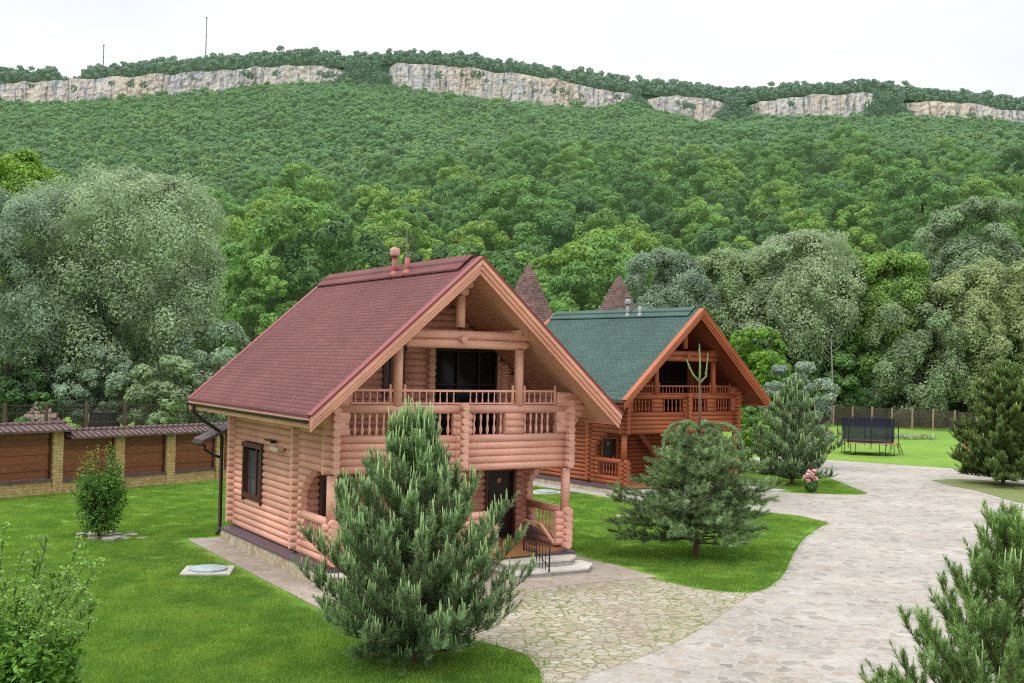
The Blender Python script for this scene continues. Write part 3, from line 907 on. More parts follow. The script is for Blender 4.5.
def log(mb, p0, p1, r=LR, n=10):
    mb.tube([p0, p1], r, n, ph=PI / n)

BAL_PROF = [(.030, 0), (.030, .06), (.045, .09), (.050, .16), (.040, .22), (.024, .30), (.024, .36), (.034, .44), (.044, .50), (.034, .55), (.030, .57), (.030, .63)]
SPIN_PROF = [(.020, 0), (.020, .05), (.030, .10), (.020, .16), (.017, .24), (.024, .30), (.020, .36)]

def build_house(name, label, X, Y, Z, a, K):
    wd, tr, sf = M[K['wood']], M[K['trim']], M[K['soffit']]
    root = empty(name, (X, Y, Z), a, label, 'log house')
    # ---- plinth
    mb = MB(); mb.box(-.34, -P_ - .06, -.5, W_ + .34, L_ + .34, .40)
    mb.build('plinth', [M['plinth']], root)
    mb = MB()
    a0 = [(-.37, -P_ - .10), (W_ + .37, -P_ - .10), (W_ + .37, L_ + .37), (-.37, L_ + .37)]
    a1 = [(-.06, -P_ + .02), (W_ + .06, -P_ + .02), (W_ + .06, L_ + .06), (-.06, L_ + .06)]
    for k in range(4):
        k2 = (k + 1) % 4
        mb.quad((*a0[k], .385), (*a0[k2], .385), (*a0[k2], .43), (*a0[k], .43))
        mb.quad((*a0[k], .43), (*a0[k2], .43), (*a1[k2], .54), (*a1[k], .54))
    mb.build('flashing', [M['flash']], root)
    # ---- side walls
    for side, u in ((-1, 0.0), (1, W_)):
        mb = MB(); z = .66; k = 0
        while z < 5.25:
            back = L_ + .28
            if z > 3.15 and z < 4.75: fr = -P_ - .30
            elif z > 2.95: fr = -P_ - .30
            elif z > 2.75: fr = -1.05
            elif z > 2.55: fr = -.72
            elif z > 2.35: fr = -.50
            elif z >= 4.75: fr = -.30
            else: fr = -.36
            if z >= 4.75: fr = -P_ - .25 if z < 5.0 else -P_ - .1
            segs = [(fr, back)]
            if side < 0 and 1.55 < z < 3.3: segs = [(fr, 2.97), (4.78, back)]
            for s0, s1 in segs: log(mb, (u, s0, z), (u, s1, z))
            z += .2
        mb.build('side_wall', [wd], root)
    # ---- front and back walls following the gable
    for nm, v, ops in (('front_wall', 0.0, [(.55, 1.60, .5, 2.72), (5.98, 7.08, .5, 2.80), (2.44, 3.13, 5.0, 6.3), (4.15, 6.35, 3.1, 6.42)]), ('back_wall', L_, [(2.6, 3.6, 1.5, 2.8), (2.6, 4.6, 4.6, 6.0)])):
        mb = MB(); z = .76
        while z < 8.35:
            x0, x1 = -.28, W_ + .28
            lim = HW - (ZR - .36 - z) / SL
            if lim > x0 + .02: x0, x1 = lim, W_ - lim
            cut = sorted([(b0, b1) for b0, b1, z0, z1 in ops if z0 < z < z1])
            x = x0
            for b0, b1 in cut:
                if b0 > x: log(mb, (x, v, z), (b0, v, z))
                x = max(x, b1)
            if x1 > x: log(mb, (x, v, z), (x1, v, z))
            z += .2
        mb.build(nm, [wd], root)
    # crossing wall stubs beside the balcony door
    for u in (3.97, 6.52):
        mb = MB(); z = 3.26
        while z < 6.6:
            if z < rooftop(u) - .45: log(mb, (u, -.30, z), (u, .3, z))
            z += .2
        mb.build('wall_stub', [wd], root)
    # ---- doors
    for b0, b1, z1 in ((.55, 1.60, 2.66), (5.98, 7.08, 2.74)):
        mb = MB(); mb.box(b0 + .08, .03, .58, b1 - .08, .09, z1 - .08)
        for zz in (.72, 1.45): mb.box(b0 + .2, .015, zz, b1 - .2, .035, zz + .6)
        d = mb.build('door', [M['dark_door']], root)
        mb = MB()
        mb.box(b0, -.13, .57, b0 + .09, .12, z1); mb.box(b1 - .09, -.13, .57, b1, .12, z1); mb.box(b0 + .091, -.13, z1 - .09, b1 - .091, .12, z1)
        mb.build('frame', [M[K['doorframe']]], d)
        mb = MB(); mb.box((b0 + b1) / 2 - .07, -.01, 2.28, (b0 + b1) / 2 + .07, .024, 2.42)
        mb.build('notice_plate', [M['paper']], d)
        mb = MB(); mb.tube([(b1 - .2, -.05, 1.5), (b1 - .2, -.05, 1.75)], .02, 6); mb.build('handle', [M['lamp_white']], d)
    # balcony door: dark glazing
    mb = MB()
    for u0, u1 in ((4.24, 4.92), (4.99, 5.67), (5.74, 6.27)):
        mb.box(u0, .04, 3.25, u1, .06, 6.33)
    d = mb.build('balcony_door', [M['glass']], root)
    mb = MB()
    for u in (4.16, 4.925, 5.675, 6.275): mb.box(u, -.06, 3.2, u + .06, .1, 6.42)
    mb.box(4.23, -.055, 6.34, 6.27, .095, 6.42); mb.box(4.23, -.05, 5.3, 6.27, .09, 5.36)
    mb.build('frame', [M['dark_door']], d)
    # upper window
    def window(nm, pts_box, axis):
        u0, u1, z0, z1 = pts_box
        def B(m_, c0, c1, d0, d1, e0, e1):
            if axis == 'x': m_.box(c0, d0, e0, c1, d1, e1)
            else: m_.box(d0, c0, e0, d1, c1, e1)
        mb = MB(); B(mb, u0 + .1, u1 - .1, .0, .03, z0 + .1, z1 - .1)
        wn = mb.build(nm, [M['pane']], root)
        mb = MB()
        B(mb, u0, u0 + .12, -.15, .1, z0 - .16, z1); B(mb, u1 - .12, u1, -.15, .1, z0 - .16, z1)
        B(mb, u0 - .05, u1 + .05, -.17, .1, z1 + .001, z1 + .14); B(mb, u0 + .121, u1 - .121, -.16, .1, z0 - .04, z0 + .1)
        mb.build('frame', [M['dark_frame']], wn)
        mb = MB(); mid = u0 + (u1 - u0) * .42
        B(mb, mid - .05, mid + .05, -.05, .05, z0 + .102, z1 - .02)
        B(mb, u0 + .125, u0 + .185, -.04, .05, z0 + .102, z1 - .02); B(mb, u1 - .185, u1 - .125, -.04, .05, z0 + .102, z1 - .02)
        B(mb, u0 + .187, mid - .052, -.02, .045, (z0 + z1) / 2 - .2, (z0 + z1) / 2 - .17)
        B(mb, mid + .052, u1 - .187, -.02, .045, (z0 + z1) / 2 - .2, (z0 + z1) / 2 - .17)
        mb.build('sash', [M['dark_frame']], wn)
    window('window', (2.44, 3.13, 5.0, 6.3), 'x')
    window('window', (2.97, 4.78, 1.66, 3.2), 'y')
    window('window', (2.6, 3.6, 1.5, 2.8), 'x') if False else None
    # ---- balcony
    mb = MB(); mb.prism([(.09, .0), (.09, -P_ + .09), (HW, -P_ - Q_ + .09), (W_ - .09, -P_ + .09), (W_ - .09, 0)], 2.99, 3.14)
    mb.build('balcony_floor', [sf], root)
    A, B, C2 = Vector((0, -P_, 0)), Vector((HW, -P_ - Q_, 0)), Vector((W_, -P_, 0))
    protb = None; prots = None
    def spawn(kind, me_holder, p, parent):
        nonlocal protb, prots
        h = protb if kind == 'baluster' else prots
        if h is None:
            mb = MB(); mb.lathe(0, 0, 0, BAL_PROF if kind == 'baluster' else SPIN_PROF, 8)
            o = mb.build(kind, [wd], parent, p)
            if kind == 'baluster': protb = o.data
            else: prots = o.data
            return o
        return place(kind, h, parent, p)
    for (S, E_) in ((A, B), (C2, B)):
        dv = E_ - S; ln = dv.length; d = dv / ln
        o1a, o1b, o2a = (.50, 1.52, 2.20) if S is A else (.62, 1.66, 2.30)
        def at(s, z): return tuple(S + d * s + Vector((0, 0, z)))
        mb = MB()
        for z in (3.07, 3.27, 3.47, 3.67, 3.87): log(mb, at(-.27, z), at(ln + (.2 if S is A else -.02), z))
        for z in (4.08, 4.28, 4.48):
            log(mb, at(-.27, z), at(.44 if z != 4.28 else .30, z)); log(mb, at(o1b, z), at(o2a, z)); log(mb, at(3.44, z), at(ln + (.2 if S is A else -.02), z))
        log(mb, at(-.3, 4.70), at(ln + (.2 if S is A else -.02), 4.70), .125)
        par = mb.build('balcony_parapet', [wd], root)
        for s0, s1 in ((o1a, o1b), (o2a, 3.44)):
            n_ = 5
            for k in range(n_):
                s = s0 + (s1 - s0) * (k + .5) / n_
                p = at(s, 3.965); spawn('baluster', None, p, root)
        # light upper rail
        mb = MB(); mb.bar(at(.45, 5.21), at(ln - .004, 5.21), .075, .06); mb.bar(at(.45, 4.86), at(ln - .004, 4.86), .06, .045)
        rl = mb.build('top_rail', [wd], root)
        n_ = int((ln - .55) / .205)
        for k in range(n_):
            s = .6 + k * .205
            if abs(s - 1.80) < .2: continue
            spawn('spindle', None, at(s, 4.83), root)
        for s in (.47, 1.59, 2.01):
            mb = MB(); mb.lathe(*at(s, 4.8), [(.045, 0), (.045, .46), (.03, .48), (.05, .53), (.02, .58)], 8)
            mb.build('newel', [wd], root)
        # column up to the tie beam
        mb = MB(); p = at(1.80, 4.79); mb.tube([p, (p[0], p[1], 6.40)], .135, 14); mb.build('column', [wd], root)
        # corbel logs carrying the eave
        sg = -1 if S is A else 1
        mb = MB()
        for z, e in ((5.08, .30), (4.92, .48), (4.74, .62), (4.56, .50), (4.38, .36), (4.20, .24)):
            u0 = S.x; log(mb, (u0 - sg * .42, -P_, z), (u0 + sg * e, -P_, z))
        mb.build('corbel', [wd], root)
    # other half of the centre crossing
    mb = MB(); z = 3.17
    while z < 4.8:
        dv = (B - C2).normalized()
        log(mb, tuple(B - dv * .02 + Vector((0, 0, z - .1))), tuple(B + dv * .22 + Vector((0, 0, z - .1)))) if z < 4.7 else None
        log(mb, (HW, -P_ - Q_ - .26, z + .0), (HW, -P_ - Q_ + .25, z + .0), .105); z += .2
    mb.build('crossing', [wd], root)
    # ---- gable timbers
    yb = -P_ - .12
    mb = MB(); mb.tube([(1.78, yb, 6.80), (1.95, yb, 6.78), (6.02, yb, 6.78), (6.22, yb, 6.80)], [.05, .13, .13, .06], 12)
    mb.tube([(1.98, yb, 6.53), (2.10, yb, 6.53), (5.82, yb, 6.53), (5.98, yb, 6.55)], [.06, .13, .13, .06], 12)
    mb.build('tie_beam', [wd], root)
    mb = MB(); mb.tube([(HW - .02, yb - .30, 6.66), (HW - .02, yb + .5, 6.66)], .1, 10); mb.build('beam_end', [wd], root)
    mb = MB(); mb.tube([(HW - .02, yb, 7.0), (HW - .02, yb, 7.88)], .135, 14); mb.build('king_post', [wd], root)
    mb = MB(); mb.tube([(HW - .02, yb, 6.88), (HW - .02, yb, 7.02)], .025, 6); mb.build('jack', [M['black_iron']], root)
    mb = MB()
    for z, e in ((8.0, -2.70), (8.20, -2.95), (8.40, -3.22)): log(mb, (HW, e, z), (HW, .2, z), .115)
    mb.build('ridge_beam', [wd], root)
    for u in (-.62, W_ + .62):
        mb = MB(); log(mb, (u, -P_ + .3, rooftop(u) - .42), (u, VR - .3, rooftop(u) - .42), .1); mb.build('eave_beam', [wd], root)
    for u in (1.9, W_ - 1.9):
        mb = MB(); log(mb, (u, -P_ - .3, rooftop(u) - .42), (u, VR - .3, rooftop(u) - .42), .11); mb.build('purlin', [wd], root)
    # ---- porch
    mb = MB(); mb.prism([(-.05, -.1), (-.05, -P_ - .03), (HW, -P_ - Q_ + .03), (W_ + .05, -P_ - .03), (W_ + .05, -.1)], .42, .575)
    mb.build('porch_deck', [M['deck']], root)
    for u in (0, HW, W_):
        v = -P_ - (Q_ if u == HW else 0)
        mb = MB(); mb.tube([(u, v, 1.60), (u, v, 2.93)], .135, 14); mb.build('porch_post', [wd], root)
        mb = MB(); mb.tube([(u, v, 2.9), (u, v, 3.05)], .03, 6); mb.build('jack', [M['black_iron']], root)
    for u in (0, W_):
        mb = MB()
        for z in (.66, .86): log(mb, (u, -P_ - .26, z), (u, -.36, z))
        for z in (1.06, 1.26, 1.46): log(mb, (u, -P_ - .26, z), (u, -P_ + .22, z)); log(mb, (u, -.62, z), (u, -.30, z))
        log(mb, (u, -P_ - .26, 1.66), (u, -.30, 1.66), .12)
        mb.build('porch_railing', [wd], root)
        for k in range(6):
            spawn('baluster', None, (u, -P_ + .37 + k * .205, .955), root)
        mb = MB(); sg = -1 if u == 0 else 1
        for z in (.76, .96, 1.16, 1.36, 1.54): log(mb, (u - sg * .36, -P_, z), (u + sg * .24, -P_, z))
        mb.build('railing_post', [wd], root)
    mb = MB()
    for z in (.66, .86, 1.06, 1.26, 1.46, 1.66):
        log(mb, tuple(A.lerp(B, .66) + Vector((0, 0, z))), tuple(B + Vector((.1, 0, z)))); log(mb, tuple(C2.lerp(B, .66) + Vector((0, 0, z + .02))), tuple(B + Vector((0, 0, z + .02))))
    mb.build('porch_railing', [wd], root)
    # inner stair string under the balcony
    mb = MB(); mb.bar((2.55, -.5, 2.98), (4.9, -.5, .6), .08, .26); mb.build('stair_string', [wd], root)
    # ---- steps and handrails
    for mir in (False, True):
        fx = (lambda u: W_ - u) if mir else (lambda u: u)
        up = [(5.0, -P_ - .1), (5.0, -3.15), (7.15, -3.15), (7.6, -2.72), (7.6, -P_ - .1)]
        lo = [(4.9, -P_ - .12), (4.9, -3.72), (7.35, -3.72), (7.95, -3.08), (7.95, -P_ - .12)]
        for poly, z, nm in ((lo, .17, 'lower_step'), (up, .36, 'upper_step')):
            pl = [(fx(x), y) for x, y in poly]
            if mir: pl = pl[::-1]
            mb = MB(); mb.prism(pl, -.3, z - .05, 0, 0)
            c_ = (sum(p[0] for p in pl) / 5, sum(p[1] for p in pl) / 5)
            st = mb.build(nm, [M['step_side']], root)
            pl2 = [(p[0] + (.03 if p[0] > c_[0] else -.03), p[1] - (.03 if p[1] < -2.6 else 0)) for p in pl]
            mb = MB(); mb.prism(pl2, z - .05, z); mb.build('tread', [M['concrete']], st)
        u = fx(6.0)
        mb = MB()
        mb.tube([(u, -2.42, .5), (u, -2.42, 1.42)], .022, 6); mb.tube([(u, -3.80, .16), (u, -3.80, 1.10)], .022, 6)
        mb.tube([(u, -3.12, .35), (u, -3.12, 1.42)], .014, 6)
        for k in range(4):
            v = -2.55 - k * .16; mb.tube([(u, v, .5), (u, v, 1.40)], .011, 5)
            for q in range(4):
                zc_ = .65 + q * .2
                mb.tube([(u, v - .08 + .06 * math.cos(t), zc_ + .06 * math.sin(t)) for t in [i * PI / 4 for i in range(9)]], .008, 4, caps=False)
        for k in range(3):
            v = -3.27 - k * .17; mb.tube([(u, v, .2), (u, v, 1.38 - (abs(v) - 3.3) * .62)], .011, 5)
        mb.tube([(u, -2.42, .62), (u, -3.12, .62), (u, -3.8, .3)], .012, 5)
        hr = mb.build('handrail', [M['black_iron']], root)
        mb = MB(); mb.bar((u, -2.30, 1.45), (u, -3.30, 1.46), .07, .06); mb.bar((u, -3.285, 1.463), (u, -4.02, 1.0), .07, .06)
        mb.build('grip', [M['handwood'] if not mir else M['black_iron']], hr)
    # ---- roof
    VB = VR
    mb = MB(); uvs = []
    for side in (-1, 1):
        i = mb.n; X1 = HW + OV + .06; S_ = X1 * math.sqrt(1 + SL * SL)
        slab(mb, side, 0, X1, VE, VB, -.07, 0)
        for f in ((3, 2, 1, 0), (4, 5, 6, 7), (0, 1, 5, 4), (1, 2, 6, 5), (2, 3, 7, 6), (3, 0, 4, 7)):
            for k in (f if side < 0 else f[::-1]):
                v = VE if k < 4 else VB; x = 0 if k % 4 in (0, 3) else S_
                uvs.extend((v, x))
    mb.uv = uvs
    roof = mb.build('roof', [M[K['shingle']]], root)
    mb = MB()
    for side in (-1, 1): slab(mb, side, 0, HW + OV, VE + .05, VB - .05, -.27, -.075)
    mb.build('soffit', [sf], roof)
    for vv, sg in ((VE, -1), (VB, 1)):
        for side in (-1, 1):
            mb = MB()
            v0, v1 = sorted((vv + sg * .003, vv + sg * .045)); slab(mb, side, 0, HW + OV + .02, v0, v1, -.47, -.075)
            v0, v1 = sorted((vv + sg * .047, vv + sg * .105)); slab(mb, side, 0, HW + OV + .02, v0, v1, -.34, -.06)
            v0, v1 = sorted((vv + sg * .107, vv + sg * .165)); slab(mb, side, 0, HW + OV + .02, v0, v1, -.20, -.045)
            mb.build('bargeboard', [tr], roof)
            mb = MB()
            v0, v1 = sorted((vv - sg * .12, vv + sg * .195)); slab(mb, side, 0, HW + OV + .07, v0, v1, .004, .022)
            v0, v1 = sorted((vv + sg * .168, vv + sg * .192)); slab(mb, side, 0, HW + OV + .05, v0, v1, -.055, .003)
            mb.build('metal_edge', [M[K['metal']]], roof)
    mb = MB(); uvs = []
    for side in (-1, 1):
        slab(mb, side, 0, .46, VE + .42, VB - .02, .055, .105)
        for f in range(24): uvs.extend((f * .37, .07))
    mb.uv = []
    i0 = 0
    mb.uv = [q for f in range(12) for q in (.1, 0.03, .24, .03, .24, .13, .1, .13)]
    mb.build('ridge_cap', [M[K['shingle']]], roof)
    for side in (-1, 1):
        x = HW + OV
        mb = MB(); slab(mb, side, x + .003, x + .04, VE + .03, VB - .03, -.36, -.02); mb.build('fascia', [tr], roof)
        gx = HW + side * (x + .13); gz = ZE - .19
        mb = MB(); n_ = 8; ps = []
        for k in range(n_ + 1):
            t = PI + PI * k / n_; ps.append((gx + .085 * math.cos(t), gz + .085 * math.sin(t)))
        for (p, q) in zip(ps, ps[1:]): mb.quad((p[0], VE + .02, p[1]), (q[0], VE + .02, q[1]), (q[0], VB - .02, q[1]), (p[0], VB - .02, p[1]))
        mb.tube([(gx + side * .085, VE + .02, gz + .005), (gx + side * .085, VB - .02, gz + .005)], .014, 6)
        mb.face([mb.vert(p[0], VE + .02, p[1]) for p in ps]); mb.face([mb.vert(p[0], VB - .02, p[1]) for p in ps])
        gt = mb.build('gutter', [M['dark_brown']], roof)
        wx = -.33 if side < 0 else W_ + .33
        mb = MB(); mb.tube([(gx, 6.75, gz - .06), (gx, 6.75, gz - .25), (gx - side * .25, 6.6, gz - .52), (wx + side * .05, 6.4, gz - .92), (wx, 6.38, gz - 1.1), (wx, 6.38, .32), (wx + side * .12, 6.30, .2)], .06, 10)
        mb.build('downpipe', [M['dark_brown']], root)
    for v, h_, r, cap in ((1.30, .62, .085, True), (.40, .52, .085, False)):
        u = HW - .34; z = rooftop(u)
        mb = MB(); mb.tube([(u, v, z - .1), (u, v, z + h_)], r, 12)
        mb.tube([(u, v, z - .05), (u, v, z + .07), (u, v, z + .16)], [.17, .15, .09], 12)
        vp = mb.build('vent_pipe', [M[K['vent']]], roof)
        if cap:
            mb = MB(); mb.lathe(u, v, z + h_ + .002, [(.15, 0), (.16, .04), (.16, .2), (.12, .25), (.04, .27)], 14); mb.build('cap', [M[K['ventcap']]], vp)
    # ---- wall lamp on the left side
    mb = MB(); mb.box(-.3, 1.65, 3.55, -.16, 2.30, 3.59); mb.box(-.28, 1.75, 3.5, -.11, 1.8, 3.56)
    lp = mb.build('wall_lamp', [M['black_iron']], root)
    mb = MB(); mb.box(-.34, 1.05, 3.30, -.12, 1.75, 3.42); bevel(mb.build('lamp_body', [M['lamp_white']], lp), .02)
    # ---- little canopy over the back door
    mb = MB()
    pts_ = [(-1.0, 6.25), (-1.0, 7.35), (1.6, 7.35), (1.6, 6.25)]
    zs = (3.20, 3.20, 4.35, 4.35)
    i = mb.n
    for dz in (0, .09):
        for (x, y), z in zip(pts_, zs): mb.vert(x, y, z + dz - (.0))
    for f in ((0, 1, 2, 3), (7, 6, 5, 4), (0, 4, 5, 1), (1, 5, 6, 2), (2, 6, 7, 3), (3, 7, 4, 0)): mb.face([i + k for k in f])
    cn = mb.build('back_canopy', [M['slate']], root)
    mb = MB(); mb.tube([(-1.03, 6.2, 3.15), (-1.03, 7.4, 3.15)], .05, 8); mb.tube([(-.8, 6.7, 3.1), (-.8, 6.7, 2.95), (-.5, 6.6, 2.75), (-.33, 6.5, 2.7)], .045, 8)
    mb.build('gutter', [M['dark_brown']], cn)
    return root

K1 = dict(wood='peach', trim='peach_trim', soffit='peach_soffit', shingle='red_shingle', metal='red_metal', vent='vent_red', ventcap='vent_cap', doorframe='dark_frame')  # dark door frame colour stands in for the shade around the doors
K2 = dict(wood='rust', trim='rust_trim', soffit='rust_soffit', shingle='green_shingle', metal='rust_trim', vent='vent_gray', ventcap='vent_gray', doorframe='rust')
H1 = (-5.9131, 32.7382, 0.0, .5396); H2 = (3.9019, 55.4417, -.14, .6406)
build_house('log_house', 'pale pinkish log house with dark red shingle roof, nearest the camera', *H1, K1)
build_house('log_house', 'orange brown log house with green shingle roof, behind the red roofed one', *H2, K2)

def hw(h, u, v):
    c, s = math.cos(h[3]), math.sin(h[3])
    return (h[0] + u * c - v * s, h[1] + u * s + v * c)

# ------------------------------------------------------------------ towers behind
def tower(label, px, py, Y, rad, hroof, rot):
    p = atY(px, py, Y); root = empty('tower', (p[0], Y, 0), rot, label, 'tower')
    ze = p[2] - hroof; n = 8
    mb = MB(); uv = []
    prof = [(rad, 0), (rad * .80, hroof * .18), (rad * .42, hroof * .56), (rad * .16, hroof * .86), (.02, hroof)]
    for (r0, h0), (r1, h1) in zip(prof, prof[1:]):
        for k in range(n):
            t0, t1 = 2 * PI * k / n, 2 * PI * (k + 1) / n
            mb.quad((r0 * math.cos(t0), r0 * math.sin(t0), ze + h0), (r0 * math.cos(t1), r0 * math.sin(t1), ze + h0), (r1 * math.cos(t1), r1 * math.sin(t1), ze + h1), (r1 * math.cos(t0), r1 * math.sin(t0), ze + h1))
            w0, w1 = r0 * .785 / 2, r1 * .785 / 2
            uv.extend((k * 3 - w0, h0, k * 3 + w0, h0, k * 3 + w1, h1, k * 3 - w1, h1))
    mb.uv = uv
    mb.build('pointed_roof', [M['turret']], root)
    mb = MB(); mb.tube([(0, 0, -.3), (0, 0, ze + .2)], rad * .82, 8, sm=False); mb.build('wall', [M['rust']], root)
tower('steep brown shingled pointed tower roof close behind the red gable', 529, 263, 84, 3.7, 6.8, .25)
tower('smaller brown pointed tower roof rising behind the green roof ridge', 619, 275, 90, 3.5, 6.0, .05)

# ------------------------------------------------------------------ paving
def sheet(name, poly, z, mat, th=None):
    mb = MB()
    if th: mb.prism(poly, -.1, z)
    else: mb.prism(poly, z - .02, z)
    return struct(mb.build(name, [M[mat]]))

def smooth(pts, n=6):
    out = []
    for i in range(len(pts) - 1):
        p0 = pts[max(i - 1, 0)]; p1 = pts[i]; p2 = pts[i + 1]; p3 = pts[min(i + 2, len(pts) - 1)]
        for k in range(n):
            t = k / n
            out.append(tuple(.5 * (2 * p1[j] + (p2[j] - p0[j]) * t + (2 * p0[j] - 5 * p1[j] + 4 * p2[j] - p3[j]) * t * t + (3 * p1[j] - p0[j] - 3 * p2[j] + p3[j]) * t ** 3) for j in (0, 1)))
    out.append(pts[-1]); return out

def gp(*q): return [G(x, y) for x, y in q]
isl_right = smooth(gp((753, 593), (768, 588), (784, 574), (794, 553), (806, 537), (828, 523)))      # lawn island, drive side
isl_top = smooth(gp((828, 523), (800, 516.5), (770, 513), (735, 509), (690, 506)))
isl2 = smooth(gp((690, 485), (740, 490), (771, 491), (807, 493.7), (858, 494.8), (866, 493)))
isl2b = smooth(gp((866, 493), (848, 486), (828, 478), (805, 471), (790, 466.5)))
edge_court = smooth(gp((753, 593), (735, 606), (705, 627), (669, 646), (625, 664), (585, 678), (560, 695)))
far_edge = smooth(gp((790, 456), (815, 459), (842, 461), (885, 464), (928, 467), (971, 470.3), (1030, 475), (1120, 482)))
drive = edge_court[::-1] + isl_right[1:] + isl_top[1:] + [hw(H2, -.2, -4.4), hw(H2, 8.6, -4.6)] + gp((715, 487.5)) + isl2[2:] + isl2b[1:] + far_edge + [(46, 56), (46, 12), (8, 6), G(540, 900)]
sheet('driveway', drive, .012, 'drive')
court_top = smooth(gp((560, 555), (600, 562), (640, 575.5), (682, 586), (718, 592), (753, 593)))
court = [hw(H1, 8.4, -3.0)] + court_top[2:] + edge_court[1:] + gp((545, 700), (540, 672), (527, 656), (507, 649), (470, 640)) + [hw(H1, 1.0, -5.2), hw(H1, 4.8, -4.1)]
sheet('forecourt', court, .018, 'court')
def house_apron(h, rects):
    mb = MB()
    for k, (u0, v0, u1, v1) in enumerate(rects):
        mb.prism([hw(h, u0, v0), hw(h, u1, v0), hw(h, u1, v1), hw(h, u0, v1)], h[2] - .1, .026 + .004 * k)
    return struct(mb.build('apron', [M['apron']]))
def house_apron2(h, rects):
    o = house_apron(h, rects); o.data.materials[0] = M['patio_light']; return o
house_apron(H1, [(-1.27, -2.6, -.2, 6.75), (-1.27, -5.0, 8.9, -2.61), (7.6, -2.6, 8.75, 6.75)])
house_apron2(H2, [(-1.25, -2.6, -.2, 6.9), (-1.25, -4.5, 8.9, -2.61), (7.6, -2.6, 8.7, 6.75)])
# pale terrace beyond the second lawn patch
sheet('terrace', gp((735, 466), (735, 460), (790, 456), (806, 459), (795, 467), (770, 467.5)), .016, 'patio_light')
isl3_lo = smooth(gp((931.6, 480.7), (949.5, 485.6), (979, 491.6), (1001, 498), (1024, 504), (1060, 513)))
isl3_hi = smooth(gp((1070, 490), (1024, 484.5), (999, 481.8), (959.5, 479.3), (931.6, 480.7)))
sheet('verge', isl3_lo + isl3_hi[:-1], .03, 'verge')

# ------------------------------------------------------------------ left boundary wall
def boundary_wall():
    A_ = Vector((*G(-70, 504.5), 0)); B_ = Vector((*G(236, 477.3), 0))
    dv = B_ - A_; ln = dv.length; ang = math.atan2(dv.y, dv.x)
    root = empty('boundary_wall', (A_.x, A_.y, 0), ang, 'brown timber panel garden wall on stone piers with tiled cap, left side', 'garden wall')
    def s_at(px):
        # where the pixel column crosses the wall line
        d = ray(px, 480); t = (A_.x * dv.y - A_.y * dv.x) / (d[0] * dv.y - d[1] * dv.x)
        return math.hypot(d[0] * t - A_.x, d[1] * t - A_.y)
    piers = [s_at(q) for q in (-50, 54, 116, 167, 216)]
    step = s_at(64)
    pw = .24
    for k, s in enumerate(piers):
        top = 2.75 if s < step else 2.42
        mb = MB(); mb.box(s - pw, -.26, -.3, s + pw, .26, top); mb.build('stone_pier', [M['fence_stone']], root)
    edges = [0.0] + piers + [ln + 4]
    for a_, b_ in zip(edges, edges[1:]):
        a2, b2 = a_ + (pw if a_ > 0 else 0), b_ - (pw if b_ < ln else 0)
        if b2 - a2 < .3: continue
        hi = b_ < step + .4
        top = 2.72 if hi else 2.40; base = .58 if hi else .5
        mb = MB(); mb.box(a2 + .002, -.2, -.3, b2 - .002, .2, base); mb.build('stone_base', [M['fence_stone']], root)
        mb = MB(); mb.box(a2 + .004, -.27, base + .003, b2 - .004, .12, base + .09); mb.build('sill', [M['flash']], root)
        mb = MB(); z = base + .10; n_ = 6; hgt = (top - z) / n_
        for i in range(n_):
            zz = z + i * hgt
            # slightly uneven waney boards
            o = (-.075 if i % 2 else -.045)
            mb.box(a2 + .01, o, zz + .008, b2 - .01, .02, zz + hgt * (1.04 if i < n_ - 1 else .98) - .004)
        pn = mb.build('timber_panel', [M['boards']], root)
        mb = MB()
        for s in (a2 + .005, b2 - .085): mb.box(s, -.12, base + .1, s + .08, .05, top)
        mb.build('post', [M['dark_frame']], pn)
    for a_, b_, top in ((-.5, step + .12, 2.75), (step - .06, ln + 4, 2.42)):
        mb = MB()
        # two pitched rows of tiles and a ridge
        w_, h_ = .56, .25
        for s_, y0 in ((-1, -w_), (1, w_)):
            mb.quad((a_, y0, top), (b_, y0, top), (b_, 0, top + h_), (a_, 0, top + h_))
            mb.quad((a_, y0, top - .09), (b_, y0, top - .09), (b_, y0, top - .001), (a_, y0, top - .001))
        mb.quad((a_, -w_, top - .09), (b_, -w_, top - .09), (b_, w_, top - .09), (a_, w_, top - .09))
        for e in (a_, b_):
            mb.tri((e, -w_, top - .05), (e, w_, top - .05), (e, 0, top + h_))
        cp = mb.build('tiled_cap', [M['cap_tiles']], root)
        mb = MB(); x = a_
        while x < b_ - .3:
            mb.tube([(x, 0, top + h_ - .01), (x + .29, 0, top + h_ + .02)], [.085, .1], 8); x += .3
        mb.build('ridge_tiles', [M['cap_tiles']], cp)
        # rolled tile rows down the visible slope
        mb = MB(); x = a_ + .15
        while x < b_:
            mb.tube([(x, -w_ - .02, top + .015), (x, -.05, top + h_ + .01)], .024, 5); x += .3
        mb.build('tile_rolls', [M['cap_tiles']], cp)
boundary_wall()

# ------------------------------------------------------------------ fences
def mesh_fence(name, label, A_, B_, posts, ztop, postmat, barmat, gap, bar, rails, pw=.07, z0=0.05):
    A_, B_ = Vector((*A_, 0)), Vector((*B_, 0)); dv = B_ - A_; ln = dv.length
    root = empty(name, A_, math.atan2(dv.y, dv.x), label, 'fence')
    for s in posts(ln):
        mb = MB(); mb.box(s - pw, -pw, -.3, s + pw, pw, ztop + .1)
        bevel(mb.build('post', [postmat], root), .015)
    mb = MB(); x = .05
    while x < ln:
        mb.bar((x, .0, z0), (x, .0, ztop - .05), bar, bar); x += gap
    for z in rails: mb.bar((0, .02, z), (ln, .02, z), .03, .05)
    mb.build('mesh_panel', [barmat], root)
    return root
M['fence_brown'] = simple('fence_brown', (.085, .050, .036), .7, .25, 4)
M['fence_bar'] = simple('fence_bar', (.055, .045, .040), .6, .2, 4)
